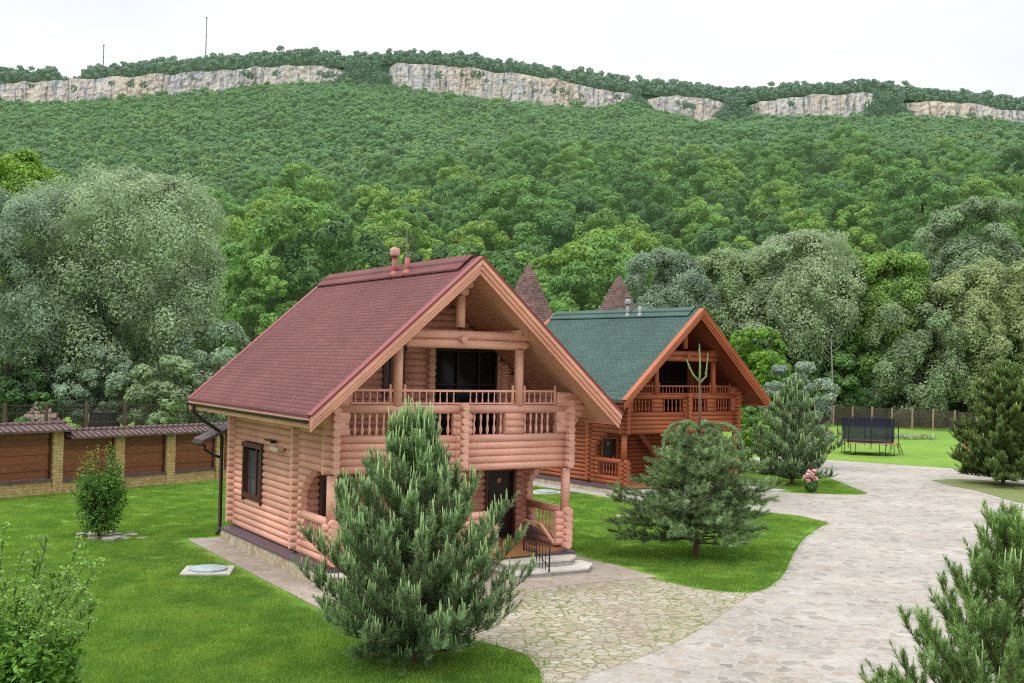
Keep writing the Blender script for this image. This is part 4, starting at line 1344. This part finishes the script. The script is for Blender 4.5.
M['fence_tan'] = simple('fence_tan_post', (.27, .20, .14), .8, .2, 5, .2)
M['fence_dark'] = simple('fence_dark_bar', (.075, .055, .042), .8, .3, 4)
mesh_fence('mesh_fence', 'thin dark mesh fence on brown posts behind the timber garden wall', atY(-40, 440, 69)[:2], atY(262, 440, 82)[:2],
           lambda ln: [s for s in [ln * k / 8 for k in range(9)]], 2.75, M['fence_brown'], M['fence_bar'], .09, .012, (.3, 1.6, 2.2, 2.7), .09)
mesh_fence('picket_fence', 'dark picket fence with pale wooden posts along the far edge of the lawn', G(815, 424), G(1120, 441),
           lambda ln: [ln * k / 14 for k in range(15)], 2.05, M['fence_tan'], M['fence_dark'], .11, .05, (.35, 1.55, 2.0), .09)

# rubble pile and dark box behind the left fence
M['rubble'] = simple('rubble_stone', (.40, .31, .26), .9, .35, 3, .3)
def rubble():
    p = atY(42, 400, 78); root_z = 0
    rn = random.Random(9); mb = MB()
    for i in range(150):
        t = rn.random() ** .6; a = rn.uniform(0, 6.3); hx = 2.3 * t * math.cos(a); hy = 1.6 * t * math.sin(a)
        z = 2.35 * (1 - t) * rn.uniform(.6, 1.1) + .1
        s = rn.uniform(.18, .45); v = [Vector((x, y, q)) for x in (-1, 1) for y in (-1, 1) for q in (-1, 1)]
        i0 = mb.n; rot = Matrix.Rotation(rn.uniform(0, 6), 3, rdir(rn))
        for q in v:
            q = rot @ Vector((q.x * s, q.y * s * .7, q.z * s * .5)) * rn.uniform(.8, 1.2); mb.v.extend((q.x + hx, q.y + hy, q.z + z))
        mb.n += 8
        for f in ((0, 1, 3, 2), (4, 6, 7, 5), (0, 4, 5, 1), (2, 3, 7, 6), (0, 2, 6, 4), (1, 5, 7, 3)): mb.face([i0 + k for k in f])
    # core of the heap
    i0 = mb.n; n = 16
    for k in range(n):
        mb.vert(2.3 * math.cos(2 * PI * k / n), 1.6 * math.sin(2 * PI * k / n), 0)
    t_ = mb.vert(0, 0, 1.9)
    for k in range(n): mb.face((i0 + k, i0 + (k + 1) % n, t_))
    o = mb.build('rubble_heap', [M['rubble']], None, (p[0], 78, 0))
    tag(o, 'heap of pale pinkish rubble behind the mesh fence on the left', 'rubble heap')
rubble()
p = atY(103, 425, 77)
mb = MB(); mb.box(-.75, -.5, 0, .75, .5, 2.0); mb.box(-.8, -.55, 2.002, .8, .55, 2.1); mb.box(-.6, -.53, .2, -.05, -.502, 1.9); mb.box(.05, -.53, .2, .6, -.502, 1.9)
tag(bevel(mb.build('metal_cabinet', [M['black_iron']], None, (p[0], 77, 0)), .02), 'dark cabinet standing behind the mesh fence left of the red roof', 'cabinet')

# ------------------------------------------------------------------ trampoline
M['net'] = None
def netmat():
    a = N('trampoline_net')
    d = a.n('ShaderNodeBsdfDiffuse'); d.inputs[0].default_value = (.028, .030, .055, 1); t = a.n('ShaderNodeBsdfTransparent')
    m_ = a.n('ShaderNodeMixShader'); m_.inputs[0].default_value = .30; a.k(d.outputs[0], m_.inputs[1]); a.k(t.outputs[0], m_.inputs[2]); a.k(m_.outputs[0], a.out.inputs[0]); return a.m
M['net'] = netmat()
M['pad'] = simple('trampoline_pad', (.55, .21, .09), .5, .08, 5)
M['pad_black'] = simple('trampoline_mat', (.012, .012, .016), .7, .1, 5)
def trampoline():
    c = G(867.5, 454); root = empty('trampoline', (c[0], c[1], 0), .2, 'round trampoline with dark safety net and orange edge pad on the far lawn', 'trampoline')
    r = 2.02; n = 40
    mb = MB(); i = mb.vert(0, 0, .84)
    for k in range(n): mb.vert(r * .86 * math.cos(2 * PI * k / n), r * .86 * math.sin(2 * PI * k / n), .86)
    for k in range(n): mb.face((0, 1 + k, 1 + (k + 1) % n))
    mb.build('jumping_mat', [M['pad_black']], root)
    mb = MB()
    for (ra, za), (rb, zb) in (((r * .85, .88), (r + .04, .90)), ((r + .04, .90), (r + .05, .85)), ((r * .85, .83), (r + .05, .84))):
        for k in range(n):
            t0, t1 = 2 * PI * k / n, 2 * PI * (k + 1) / n
            mb.quad((ra * math.cos(t0), ra * math.sin(t0), za), (ra * math.cos(t1), ra * math.sin(t1), za), (rb * math.cos(t1), rb * math.sin(t1), zb), (rb * math.cos(t0), rb * math.sin(t0), zb))
    mb.build('edge_pad', [M['pad']], root)
    mb = MB()
    for k in range(n):
        t0, t1 = 2 * PI * k / n, 2 * PI * (k + 1) / n; q = r * .9
        sag = .06 * abs(math.sin(4 * t0)); sag2 = .06 * abs(math.sin(4 * t1))
        mb.quad((q * math.cos(t0), q * math.sin(t0), .9), (q * math.cos(t1), q * math.sin(t1), .9), (q * math.cos(t1), q * math.sin(t1), 2.62 - sag2), (q * math.cos(t0), q * math.sin(t0), 2.62 - sag))
    mb.build('safety_net', [M['net']], root)
    mb = MB(); mb.tube([(r * .91 * math.cos(t), r * .91 * math.sin(t), 2.62 - .06 * abs(math.sin(4 * t))) for t in [2 * PI * k / 48 for k in range(49)]], .025, 5, caps=False)
    mb.build('net_rim', [M['pad_black']], root)
    for k in range(8):
        t = 2 * PI * (k + .5) / 8; cx, cy = math.cos(t), math.sin(t)
        mb = MB(); mb.tube([(cx * (r + .08), cy * (r + .08), .5), (cx * (r + .08), cy * (r + .08), 2.5), (cx * r * .95, cy * r * .95, 2.68)], .03, 6); mb.build('net_pole', [M['pad_black']], root)
    for k in range(4):
        t = 2 * PI * k / 4 + .4; mb = MB(); t0, t1 = t - .24, t + .24; q = r * .98
        mb.tube([(q * math.cos(t0), q * math.sin(t0), .8), (q * math.cos(t0), q * math.sin(t0), .03), (q * math.cos(t1), q * math.sin(t1), .03), (q * math.cos(t1), q * math.sin(t1), .8)], .03, 6)
        mb.build('leg', [M['black_iron']], root)
    mb = MB()
    for s in (-.2, .2): mb.tube([(r + .15, s - .3, .85), (r + .5, s - .3, 0)], .025, 6)
    for z in (.25, .55): mb.bar((r + .27 + (.55 - z) * .41, -.5, z), (r + .27 + (.55 - z) * .41, -.1, z), .08, .03)
    mb.build('ladder', [M['black_iron']], root)
trampoline()

# ------------------------------------------------------------------ small things on the lawn
def manhole(px, py, label, sx, sy, rz):
    c = G(px, py); root = empty('manhole', (c[0], c[1], 0), rz, label, 'manhole cover')
    mb = MB(); mb.box(-sx, -sy, -.1, sx, sy, .09); bevel(mb.build('concrete_slab', [M['slab']], root), .03)
    mb = MB(); mb.lathe(0, 0, .088, [(.52, 0), (.52, .05), (.46, .06), (.43, .045), (.40, .06), (.05, .075)], 28); mb.build('lid', [M['cover']], root)
manhole(208, 572.5, 'round bluish manhole cover on a square concrete slab in the left lawn', .68, .62, .12)
manhole(546, 493.5, 'pale bluish manhole cover beside the green roofed house, by its stone base', .75, .55, .5)
c = G(629, 517); mb = MB(); mb.box(-.5, -.35, -.05, .5, .35, .04); mb.box(-.36, -.22, .042, .36, .22, .055)
M['hatch'] = simple('hatch_stone', (.40, .27, .19), .9, .2, 5, .2)
tag(bevel(mb.build('drain_hatch', [M['hatch']], None, (c[0], c[1], 0)), .01), 'small brownish drain hatch set flat in the lawn near the middle pine', 'drain hatch')
M['bed_stone'] = simple('bed_stone', (.33, .29, .25), .9, .25, 5, .3)
c = G(100, 537); rn = random.Random(4); mb = MB()
for k in range(26):
    a = rn.uniform(0, 6.3); q = rn.uniform(.1, 1.25); s = rn.uniform(.12, .26)
    pl = [(c[0] + .25 + q * math.cos(a) + s * math.cos(t) * rn.uniform(.8, 1.2), c[1] + q * math.sin(a) * .75 + s * math.sin(t) * rn.uniform(.8, 1.2)) for t in [2 * PI * i / 7 for i in range(7)]]
    mb.prism(pl, -.05, .03 + .05 * rn.random() + k * .0011)
o = mb.build('stone_bed', [M['bed_stone']]); o['kind'] = 'stuff'; tag(o, 'flat grey stones laid around the foot of the columnar bush', 'stone bed')

# ------------------------------------------------------------------ lattice masts on the mountain
M['mast'] = simple('mast_steel', (.20, .18, .19), .6, .1, 1)
M['mast_red'] = simple('mast_red', (.45, .25, .24), .6, .1, 1)
for px, top, bot, lab in ((205.5, 17, 62, 'tall thin lattice mast on the mountain ridge, the higher of two'), (103, 45, 72, 'short faint lattice mast on the mountain ridge, the lower of two')):
    p0 = atY(px, bot, 1480); p1 = atY(px, top, 1480); H = p1[2] - p0[2]
    root = empty('radio_mast', (p0[0], 1480, p0[2]), 0, lab, 'radio mast')
    mb = MB(); w0 = .55
    legs = [(w0 * math.cos(2 * PI * k / 3), w0 * math.sin(2 * PI * k / 3)) for k in range(3)]
    for x, y in legs: mb.tube([(x, y, -8), (x * .7, y * .7, H)], .26, 5)
    z = 0; k = 0
    while z < H - 3:
        a_, b_ = legs[k % 3], legs[(k + 1) % 3]; mb.tube([(*a_, z), (b_[0], b_[1], z + 2.2)], .14, 4); z += 2.2; k += 1
    mb.build('lattice', [M['mast']], root)
    for f in (.40, .58, .99):
        mb = MB(); mb.tube([(0, 0, H * f - .8), (0, 0, H * f + .8)], 1.1 if f > .9 else .85, 10); mb.build('antenna', [M['mast_red']], root)

# ------------------------------------------------------------------ pines
def needles(mb, p, d, l, n, ln, wdt, rnd, spread=.85, m=0):
    d = d.normalized(); a = d.cross(Vector((.3, .2, 1)))
    if a.length < .05: a = d.cross(Vector((1, 0, 0)))
    a.normalize(); b = d.cross(a)
    v = mb.v
    for i in range(n):
        t = rnd.random(); th = rnd.uniform(0, 6.283); ct, st = math.cos(th), math.sin(th)
        ox = a.x * ct + b.x * st; oy = a.y * ct + b.y * st; oz = a.z * ct + b.z * st
        k = spread * (1.1 - .6 * t); L_n = ln * rnd.uniform(.75, 1.15)
        bx, by, bz = p.x + d.x * l * t, p.y + d.y * l * t, p.z + d.z * l * t
        ex, ey, ez = bx + (d.x * .75 + ox * k) * L_n, by + (d.y * .75 + oy * k) * L_n, bz + (d.z * .75 + oz * k) * L_n
        # width across
        wx, wy, wz = (a.x * -st + b.x * ct) * wdt, (a.y * -st + b.y * ct) * wdt, (a.z * -st + b.z * ct) * wdt
        v.extend((bx - wx, by - wy, bz - wz, bx + wx, by + wy, bz + wz, ex, ey, ez))
        k3 = mb.n; mb.n += 3; mb.face((k3, k3 + 1, k3 + 2), m)

def pine(label, base, H, prof, seed, needle_m, whorl=.36, nbr=7, rise=.75, nn=42, ln=.10, wd=.007, step=.15, candle=.5, clen=.2, bl=.36, tr=.075, droop=0.0, zmin=.06, name='pine_tree', blen=(.8, 1.12), upturn=.5, leaders=1, rz=0, up=0.0, fill=.6, cw=1.0):
    rnd = random.Random(seed)
    root = empty(name, (base[0], base[1], 0), rz, label, 'pine tree')
    mt = MB(); mn = MB(); mc = MB()
    top = Vector((rnd.uniform(-.1, .1), rnd.uniform(-.1, .1), H * .97))
    mt.tube([(0, 0, -.15), (0, 0, .1), tuple(top * .5), tuple(top)], [tr * 1.5, tr * 1.1, tr * .7, .012], 8)
    def shoot(p, d, l, t):
        needles(mn, p, d, l, nn, ln, wd, rnd)
    def candl(p, l):
        d = Vector((rnd.uniform(-.14, .14), rnd.uniform(-.14, .14), 1)).normalized()
        e = p + d * l
        mc.tube([tuple(p), tuple(e)], [.016 * cw, .009 * cw], 5)
        needles(mc, p, d, l, 34, .05 * cw, .006 * cw, rnd, .42)
    z = zmin * H
    while z < H * .985:
        t = z / H; Rr = lerp_tab(prof, t)
        n_ = max(3, int(nbr * (.6 + .5 * min(1, Rr / prof[len(prof) // 2][1]))))
        a0 = rnd.uniform(0, 6.3)
        for k in range(n_):
            a = a0 + 2 * PI * k / n_ + rnd.uniform(-.25, .25)
            Lb = Rr * rnd.uniform(*blen)
            if Lb < .05: continue
            out = Vector((math.cos(a), math.sin(a), 0))
            zb = max(min(.36, .08 * H) * rnd.uniform(.7, 1.3), z - Lb * rise * rnd.uniform(.8, 1.1) * (.55 + .45 * t))
            p0 = Vector((0, 0, zb)) + Vector((top.x, top.y, 0)) * (zb / H)
            end_z = z + rnd.uniform(-.1, .15) - droop * Lb * rnd.uniform(.7, 1.2)
            def bp(s):
                return p0 + out * (Lb * s) + Vector((0, 0, (end_z - zb) * (s ** (1 + upturn))))
            mt.tube([tuple(bp(0)), tuple(bp(.33)), tuple(bp(.66)), tuple(bp(1))], [.026 + .008 * Lb, .018, .012, .006], 5, caps=False)
            s = .25 if Lb > .8 else .1
            perp = Vector((-out.y, out.x, 0))
            while s < 1.02:
                q = bp(s); dd = (bp(min(1.05, s + .08)) - bp(s - .08)).normalized()
                for sg in (-1, 1):
                    if rnd.random() < .18: continue
                    d = (dd * rnd.uniform(.5, .9) + perp * sg * rnd.uniform(.3, 1.0) + Vector((0, 0, rnd.uniform(.05, .75) + up * rnd.uniform(.4, 1.4) - droop * 1.4))).normalized()
                    l = bl * rnd.uniform(.6, 1.2) * (1.15 - .35 * s)
                    mt.tube([tuple(q), tuple(q + d * l)], [.007, .004], 3, caps=False)
                    shoot(q, d, l, t)
                    # second order shoots
                    if rnd.random() < fill:
                        q2 = q + d * l * .6
                        d2 = (d + rdir(rnd) * .7 + Vector((0, 0, .35 + up * .6 - droop))).normalized(); shoot(q2, d2, l * .7, t)
                    if rnd.random() < candle * (.35 + .75 * t) * (.3 + .9 * s):
                        for _ in range(rnd.choice((1, 1, 2, 3))):
                            candl(q + d * l * rnd.uniform(.9, 1.0) + Vector((rnd.uniform(-.04, .04), rnd.uniform(-.04, .04), 0)), clen * rnd.uniform(.5, 1.3) * (.6 + .6 * t))
                s += step / max(.3, Lb)
            d = (bp(1) - bp(.9)).normalized(); d = (d + Vector((0, 0, .5 - droop * 1.6))).normalized()
            shoot(bp(1), d, bl, t)
            if up > .3:
                for _ in range(4):
                    d3 = (d * .5 + rdir(rnd) * .6 + Vector((0, 0, .75))).normalized(); q3 = bp(rnd.uniform(.8, 1.0)); shoot(q3, d3, bl * rnd.uniform(.6, 1.0), t)
                    if rnd.random() < candle * .6: candl(q3 + d3 * bl * .7, clen * rnd.uniform(.5, 1.1))
        z += whorl * rnd.uniform(.8, 1.15) * (1 if t < .75 else .75)
    mt.build('trunk', [M['pine_bark']], root)
    mn.build('needles', [M[needle_m]], root)
    if mc.n: mc.build('new_shoots', [M['candle']], root)
    return root

PFG = [(0, .6), (.06, 1.3), (.12, 1.8), (.18, 2.05), (.32, 2.2), (.45, 2.1), (.59, 1.95), (.69, 1.7), (.76, 1.42), (.81, 1.0), (.86, .55), (.93, .45), (1, .3)]
fg = pine('large bushy green pine with upright pale shoots in front of the red roofed house', G(413, 663), 4.75, PFG, 21, 'needle', whorl=.23, nbr=12, nn=62, ln=.13, wd=.006, step=.19, candle=.85, clen=.30, bl=.34, tr=.09, rise=.95, up=.9, fill=.8, blen=(.38, 1.08), zmin=.035, cw=1.15)
P2 = [(0, 1.2), (.12, 2.1), (.25, 2.55), (.4, 2.5), (.55, 2.3), (.7, 1.95), (.85, 1.4), (1, .6)]
p2 = pine('grey green pine with one tall bare leading shoot in front of the green roofed house', G(696, 556), 4.0, P2, 22, 'needle_gray', whorl=.33, nbr=9, nn=70, ln=.17, wd=.0085, step=.20, candle=.06, clen=.10, bl=.44, tr=.10, rise=.3, droop=.12, zmin=.24, upturn=.2, fill=1.0, blen=(.4, 1.15))
def leader(root):
    # tall bare leading shoot with drooping ring of branches and pale three pronged tip
    mt = MB(); mt.tube([(0, 0, 3.4), (.03, 0, 4.6), (0, 0, 5.7)], [.06, .045, .03], 7); mt.build('leading_shoot', [M['pine_bark']], root)
    ml = MB(); needles(ml, Vector((.02, 0, 3.9)), Vector((0, 0, 1)), 1.75, 420, .10, .006, random.Random(8), .6); ml.build('leader_needles', [M['needle_gray']], root)
    mn = MB(); rn = random.Random(5)
    for a in (0.1, 1.1, 2.2, 3.1, 4.2, 5.3):
        o = Vector((math.cos(a), math.sin(a), 0)); L0 = rn.uniform(1.0, 1.75); pts_ = []
        for k in range(9):
            s = k / 8; pts_.append(Vector((0, 0, 4.05)) + o * (L0 * math.sin(s * 1.55)) + Vector((0, 0, .28 * math.sin(s * 3.0) - .95 * s ** 2.4)))
        mn.tube([tuple(q) for q in pts_], [.02 - .0015 * k for k in range(9)], 5)
        for q, q2 in zip(pts_, pts_[1:]): needles(mn, q, q2 - q, (q2 - q).length, 120, .20, .010, rn, .8)
    mn.build('drooping_branches', [M['needle_gray']], root)
    mc = MB()
    for pts_ in (((0, 0, 5.6), (0, 0, 6.3), (-.02, 0, 6.72)), ((0, 0, 5.5), (.2, 0, 5.72), (.26, 0, 6.45)), ((0, 0, 5.55), (-.25, 0, 5.85), (-.42, 0, 6.25)), ((0, 0, 5.5), (.05, .2, 5.75), (.06, .26, 6.3))):
        mc.tube(pts_, [.02, .018, .008], 6)
        for q, q2 in zip(pts_, pts_[1:]): needles(mc, Vector(q), Vector(q2) - Vector(q), (Vector(q2) - Vector(q)).length, 170, .095, .006, rn, .62)
    mc.build('new_shoots', [M['candle']], root)
leader(p2)
P3 = [(0, 1.0), (.1, 1.9), (.22, 2.3), (.4, 2.25), (.55, 1.95), (.7, 1.5), (.82, .95), (.92, .45), (1, .15)]
pine('pine with pink flowers at its foot, on the grass patch left of the trampoline', G(792, 484.5), 5.1, P3, 23, 'needle_gray', whorl=.38, nbr=8, nn=46, ln=.15, wd=.012, step=.24, candle=.5, clen=.42, cw=1.6, bl=.42, tr=.09, rise=.7, zmin=.1, up=.5, fill=.9, blen=(.55, 1.1))
P4 = [(0, 1.6), (.08, 2.3), (.2, 2.7), (.35, 2.6), (.47, 2.3), (.55, 1.7), (.66, 1.8), (.78, 1.5), (.9, .95), (1, .35)]
pine('tall dark pine standing on the dry verge at the right edge', G(1003, 485), 6.4, P4, 24, 'needle_dark', whorl=.40, nbr=10, nn=56, ln=.19, wd=.014, step=.2, candle=.3, clen=.24, cw=1.8, bl=.46, tr=.11, rise=.7, zmin=.07, up=.6, fill=1.0, blen=(.45, 1.15))
P5 = [(0, .9), (.1, 1.7), (.25, 1.9), (.36, 1.7), (.48, 1.45), (.6, 1.2), (.7, .9), (.8, .5), (.9, .24), (1, .12)]
pine('young pine with reddish trunk in the bottom right corner', G(1006, 782), 3.95, P5, 28, 'needle_fresh', whorl=.28, nbr=9, nn=60, ln=.125, wd=.0065, step=.15, candle=.22, clen=.24, bl=.34, tr=.05, rise=1.15, zmin=.12, up=.7, fill=.9, blen=(.6, 1.15))

# ------------------------------------------------------------------ shrubs
def column_bush():
    c = G(99, 538); rnd = random.Random(31)
    root = empty('columnar_bush', (c[0], c[1], 0), 0, 'narrow upright green bush with reddish tips in the left lawn', 'bush')
    mt = MB(); mb = MB(); mr = MB()
    H = 3.45
    for i in range(95):
        a = rnd.uniform(0, 6.3); h0 = rnd.uniform(.1, 1.6); h1 = h0 + rnd.uniform(.6, 1.7); h1 = min(h1, H * rnd.uniform(.85, 1.05))
        rr_ = lerp_tab([(0, .45), (.5, .75), (1.2, .9), (1.9, .85), (2.5, .75), (3.2, .35)], h1) * rnd.uniform(.55, 1.1)
        p0 = Vector((math.cos(a) * .12, math.sin(a) * .12, h0 * .6)); p1 = Vector((math.cos(a) * rr_, math.sin(a) * rr_, h1)); m_ = p0.lerp(p1, .5) + Vector((0, 0, .15))
        mt.tube([tuple(p0), tuple(m_), tuple(p1)], [.014, .009, .003], 4, caps=False)
        for k in range(52):
            t = rnd.uniform(.15, 1.0); q = p0.lerp(m_, t * 2) if t < .5 else m_.lerp(p1, t * 2 - 1)
            q = q + rdir(rnd) * rnd.uniform(.02, .15)
            (leaf(mr, q, (rdir(rnd) + Vector((0, 0, .7))).normalized(), .05, rnd) if (h1 > 2.3 and t > .8 and rnd.random() < .7 and math.cos(a) < .4) else leaf(mb, q, (rdir(rnd) + Vector((0, 0, .6))).normalized(), rnd.uniform(.035, .065), rnd))
    # lower dense core
    for k in range(2600):
        a = rnd.uniform(0, 6.3); h = rnd.uniform(.2, 2.1); q = math.sqrt(rnd.random()) * lerp_tab([(0, .4), (.6, .72), (1.3, .85), (2.1, .7)], h)
        leaf(mb, Vector((q * math.cos(a), q * math.sin(a), h)), (rdir(rnd) + Vector((math.cos(a), math.sin(a), .5))).normalized(), rnd.uniform(.04, .07), rnd)
    mt.tube([(0, 0, -.1), (0, 0, 1.2)], [.06, .03], 7)
    mt.build('stems', [M['bark']], root); mb.build('leaves', [M['column']], root); mr.build('reddish_leaves', [M['bush_tip']], root)
column_bush()

def leafy_shrub():
    c = G(4, 742); rnd = random.Random(41)
    root = empty('leafy_shrub', (c[0], c[1], 0), 0, 'leafy light green shrub with tall feathery stems in the bottom left corner', 'bush')
    mt = MB(); mb = MB(); mp = MB()
    def spray(p0, p1, n, ls, mesh, spread=.05):
        m_ = p0.lerp(p1, .55) + Vector((0, 0, .12))
        mt.tube([tuple(p0), tuple(m_), tuple(p1)], [.012, .008, .003], 4, caps=False)
        for k in range(n):
            t = .25 + .75 * (k + .5) / n; q = p0.lerp(m_, t / .55) if t < .55 else m_.lerp(p1, (t - .55) / .45)
            d = rdir(rnd); d.z = abs(d.z) * .4; q = q + d * rnd.uniform(.03, spread + .06)
            leaf(mesh, q, (Vector((0, 0, 1.1)) + rdir(rnd) * .8).normalized(), ls * rnd.uniform(.7, 1.25), rnd, 0, .52)
    for i in range(330):
        a = rnd.uniform(0, 6.3); r1 = 1.15 * math.sqrt(rnd.random()); h = rnd.uniform(1.0, 1.95) * (1 - .25 * (r1 / 1.2) ** 2)
        p1 = Vector((math.cos(a) * r1, math.sin(a) * r1, h)); p0 = Vector((math.cos(a) * r1 * .35, math.sin(a) * r1 * .35, max(.1, h - 1.0)))
        spray(p0, p1, 26, .072, mb)
    for k in range(2600):
        a = rnd.uniform(0, 6.3); h = rnd.uniform(.1, 1.6); q = math.sqrt(rnd.random()) * 1.1
        leaf(mb, Vector((q * math.cos(a), q * math.sin(a), h)), (rdir(rnd) + Vector((0, 0, .8))).normalized(), rnd.uniform(.055, .085), rnd, 0, .55)
    # thin stems carrying sparse pale leaflets
    for i in range(46):
        a = rnd.uniform(0, 6.3); r1 = rnd.uniform(.2, 1.55); h = rnd.uniform(2.0, 3.45) - .5 * r1
        p0 = Vector((math.cos(a) * r1 * .5, math.sin(a) * r1 * .5, 1.2)); p1 = Vector((math.cos(a) * r1 + .2, math.sin(a) * r1, h))
        spray(p0, p1, 40, .042, mp, .08)
        for k in range(4):
            t = rnd.uniform(.6, 1); q = p0.lerp(p1, t); e = q + Vector((rnd.uniform(-.3, .3), rnd.uniform(-.3, .3), rnd.uniform(.05, .25)))
            spray(q, e, 16, .04, mp, .05)
    mt.build('stems', [M['stalk']], root); mb.build('leaves', [M['bush']], root); mp.build('feathery_leaves', [M['bush_pale']], root)
leafy_shrub()

def peony():
    c = G(811, 492.5); rnd = random.Random(51)
    root = empty('peony', (c[0], c[1], 0), 0, 'dark leaved plant with pink blossoms at the edge of the grass patch', 'flowering plant')
    mb = MB()
    for k in range(700):
        d = rdir(rnd); q = Vector((d.x * .32, d.y * .32, .42 + d.z * .40)) * rnd.uniform(.8, 1.05); leaf(mb, q, (d + rdir(rnd) * .6).normalized(), rnd.uniform(.05, .09), rnd)
    mb.build('leaves', [M['darkleaf']], root)
    for k in range(9):
        a = rnd.uniform(0, 6.3); r = rnd.uniform(.08, .46); cz = rnd.uniform(.70, 1.18) - r * .35; mf = MB()
        for i in range(40):
            d = rdir(rnd); leaf(mf, Vector((r * math.cos(a), r * math.sin(a), cz)) + d * .10, (d + rdir(rnd) * .4).normalized(), .08, rnd, 0, .8)
        mf.build('blossom', [M['pink']], root)
peony()

def flower_bed():
    c = G(900, 438.5); rnd = random.Random(61); mb = MB()
    for k in range(2200):
        a = rnd.uniform(0, 6.3); q = math.sqrt(rnd.random()); x, y = q * 3.2 * math.cos(a), q * 1.6 * math.sin(a)
        if mnoise.noise(Vector((x, y, 3))) < -.15: continue
        leaf(mb, Vector((x, y, rnd.uniform(.05, .4))), (rdir(rnd) + Vector((0, 0, 1))).normalized(), rnd.uniform(.07, .13), rnd)
    o = mb.build('flower_bed', [M['bedleaf']], None, (c[0], c[1], 0)); o['kind'] = 'stuff'
    tag(o, 'low whitish green plants in a bed on the far lawn near the fence', 'flower bed')
flower_bed()

# stump and bench partly behind the right-hand pine
c = G(965.5, 459)
mb = MB(); mb.lathe(0, 0, -.1, [(.42, 0), (.34, .15), (.26, .5), (.24, 1.0), (.22, 1.15), (.1, 1.17)], 12)
for a in (0, 2, 4.1): mb.tube([(.2 * math.cos(a), .2 * math.sin(a), .2), (.7 * math.cos(a), .7 * math.sin(a), -.02)], [.12, .04], 6)
M['stump'] = simple('stump_wood', (.22, .13, .07), .9, .3, 6, .5)
tag(mb.build('tree_stump', [M['stump']], None, (c[0], c[1], 0)), 'brown tree stump on the lawn beside the tall dark pine', 'stump')
M['orange_wood'] = wood('orange_bench_wood', (.55, .15, .05), var=.06)
c = G(1014, 466); root = empty('garden_bench', (c[0], c[1], 0), .15, 'orange wooden garden bench half hidden behind the tall dark pine', 'bench')
for k in range(4):
    mb = MB(); mb.box(-1.3, -.28 + k * .16, .46, 1.3, -.15 + k * .16, .51); mb.build('seat_board', [M['orange_wood']], root)
for k in range(2):
    mb = MB(); mb.box(-1.3, .36, .68 + k * .2, 1.3, .40, .82 + k * .2); mb.build('back_board', [M['orange_wood']], root)
for x in (-1.1, 1.1):
    mb = MB(); mb.box(x - .05, -.28, 0, x + .05, -.18, .455); mb.box(x - .05, .402, 0, x + .05, .48, 1.05); mb.box(x - .045, -.17, .38, x + .045, .40, .455); mb.build('leg', [M['orange_wood']], root)

# ------------------------------------------------------------------ grass
def inside(poly, x, y):
    r = False; n = len(poly); j = n - 1
    for i in range(n):
        xi, yi = poly[i]; xj, yj = poly[j]
        if (yi > y) != (yj > y) and x < (xj - xi) * (y - yi) / (yj - yi) + xi: r = not r
        j = i
    return r

def grass_patch(seed, n=150, half=.26, h=.06):
    rnd = random.Random(seed); mb = MB()
    for i in range(n):
        x, y = rnd.gauss(0, half * .55), rnd.gauss(0, half * .55); a = rnd.uniform(0, 6.3); hh = h * rnd.uniform(.45, 1.35); wd = .0055
        lx, ly = rnd.gauss(0, .4) * hh, rnd.gauss(0, .4) * hh
        cx, cy = math.cos(a) * wd, math.sin(a) * wd
        mb.tri((x - cx, y - cy, -.01), (x + cx, y + cy, -.01), (x + lx, y + ly, hh))
    return mb.build('grass_tuft', [M['grass']], link=False)
GP = [grass_patch(300 + i) for i in range(5)]
rnd = random.Random(77); pts = []
drv = drive; hard = [drive, court] + [[hw(h, u0, v0), hw(h, u1, v0), hw(h, u1, v1), hw(h, u0, v1)] for h, (u0, v0, u1, v1) in ((H1, (-1.47, -2.6, 8.95, 6.95)), (H1, (-1.47, -5.2, 9.1, -2.6)), (H2, (-1.45, -2.6, 8.9, 7.1)), (H2, (-1.45, -4.7, 9.1, -2.6)))] + [isl3_lo + isl3_hi[:-1]]
n_try = 0
while len(pts) < 26000 and n_try < 90000:
    n_try += 1
    # denser near the camera
    y = 14 + 52 * rnd.random() ** 1.5; x = rnd.uniform(-.48, .48) * y + rnd.uniform(-.5, .5)
    if any(inside(p_, x + ex, y + ey) for p_ in hard for ex, ey in ((0, 0), (.2, 0), (-.2, 0), (0, .25), (0, -.25))): continue
    if x < -13.5 and y > 46.8 + (x + 21.5) * 1.21 - .3: continue
    pts.append((x, y, 0, rnd.uniform(.7, 1.2) * (1.75 if rnd.random() < .03 else 1.0), rnd.uniform(0, 6.3), rnd.randrange(5)))
# ragged fringe along the paving edges
for line in (isl_right, court_top[6:], isl2, isl2b, isl_top, gp((545, 690), (540, 672), (527, 656), (507, 649), (480, 642))):
    for (p, q) in zip(line, line[1:]):
        d = math.hypot(q[0] - p[0], q[1] - p[1]); k = 0
        while k < d:
            t = k / d; pts.append((p[0] + (q[0] - p[0]) * t + rnd.gauss(0, .03), p[1] + (q[1] - p[1]) * t + rnd.gauss(0, .03), 0, rnd.uniform(.22, .5), rnd.uniform(0, 6.3), rnd.randrange(5))); k += .07
scatter('lawn_grass', pts, GP, label='short mown green grass of the garden lawns', cat='grass')
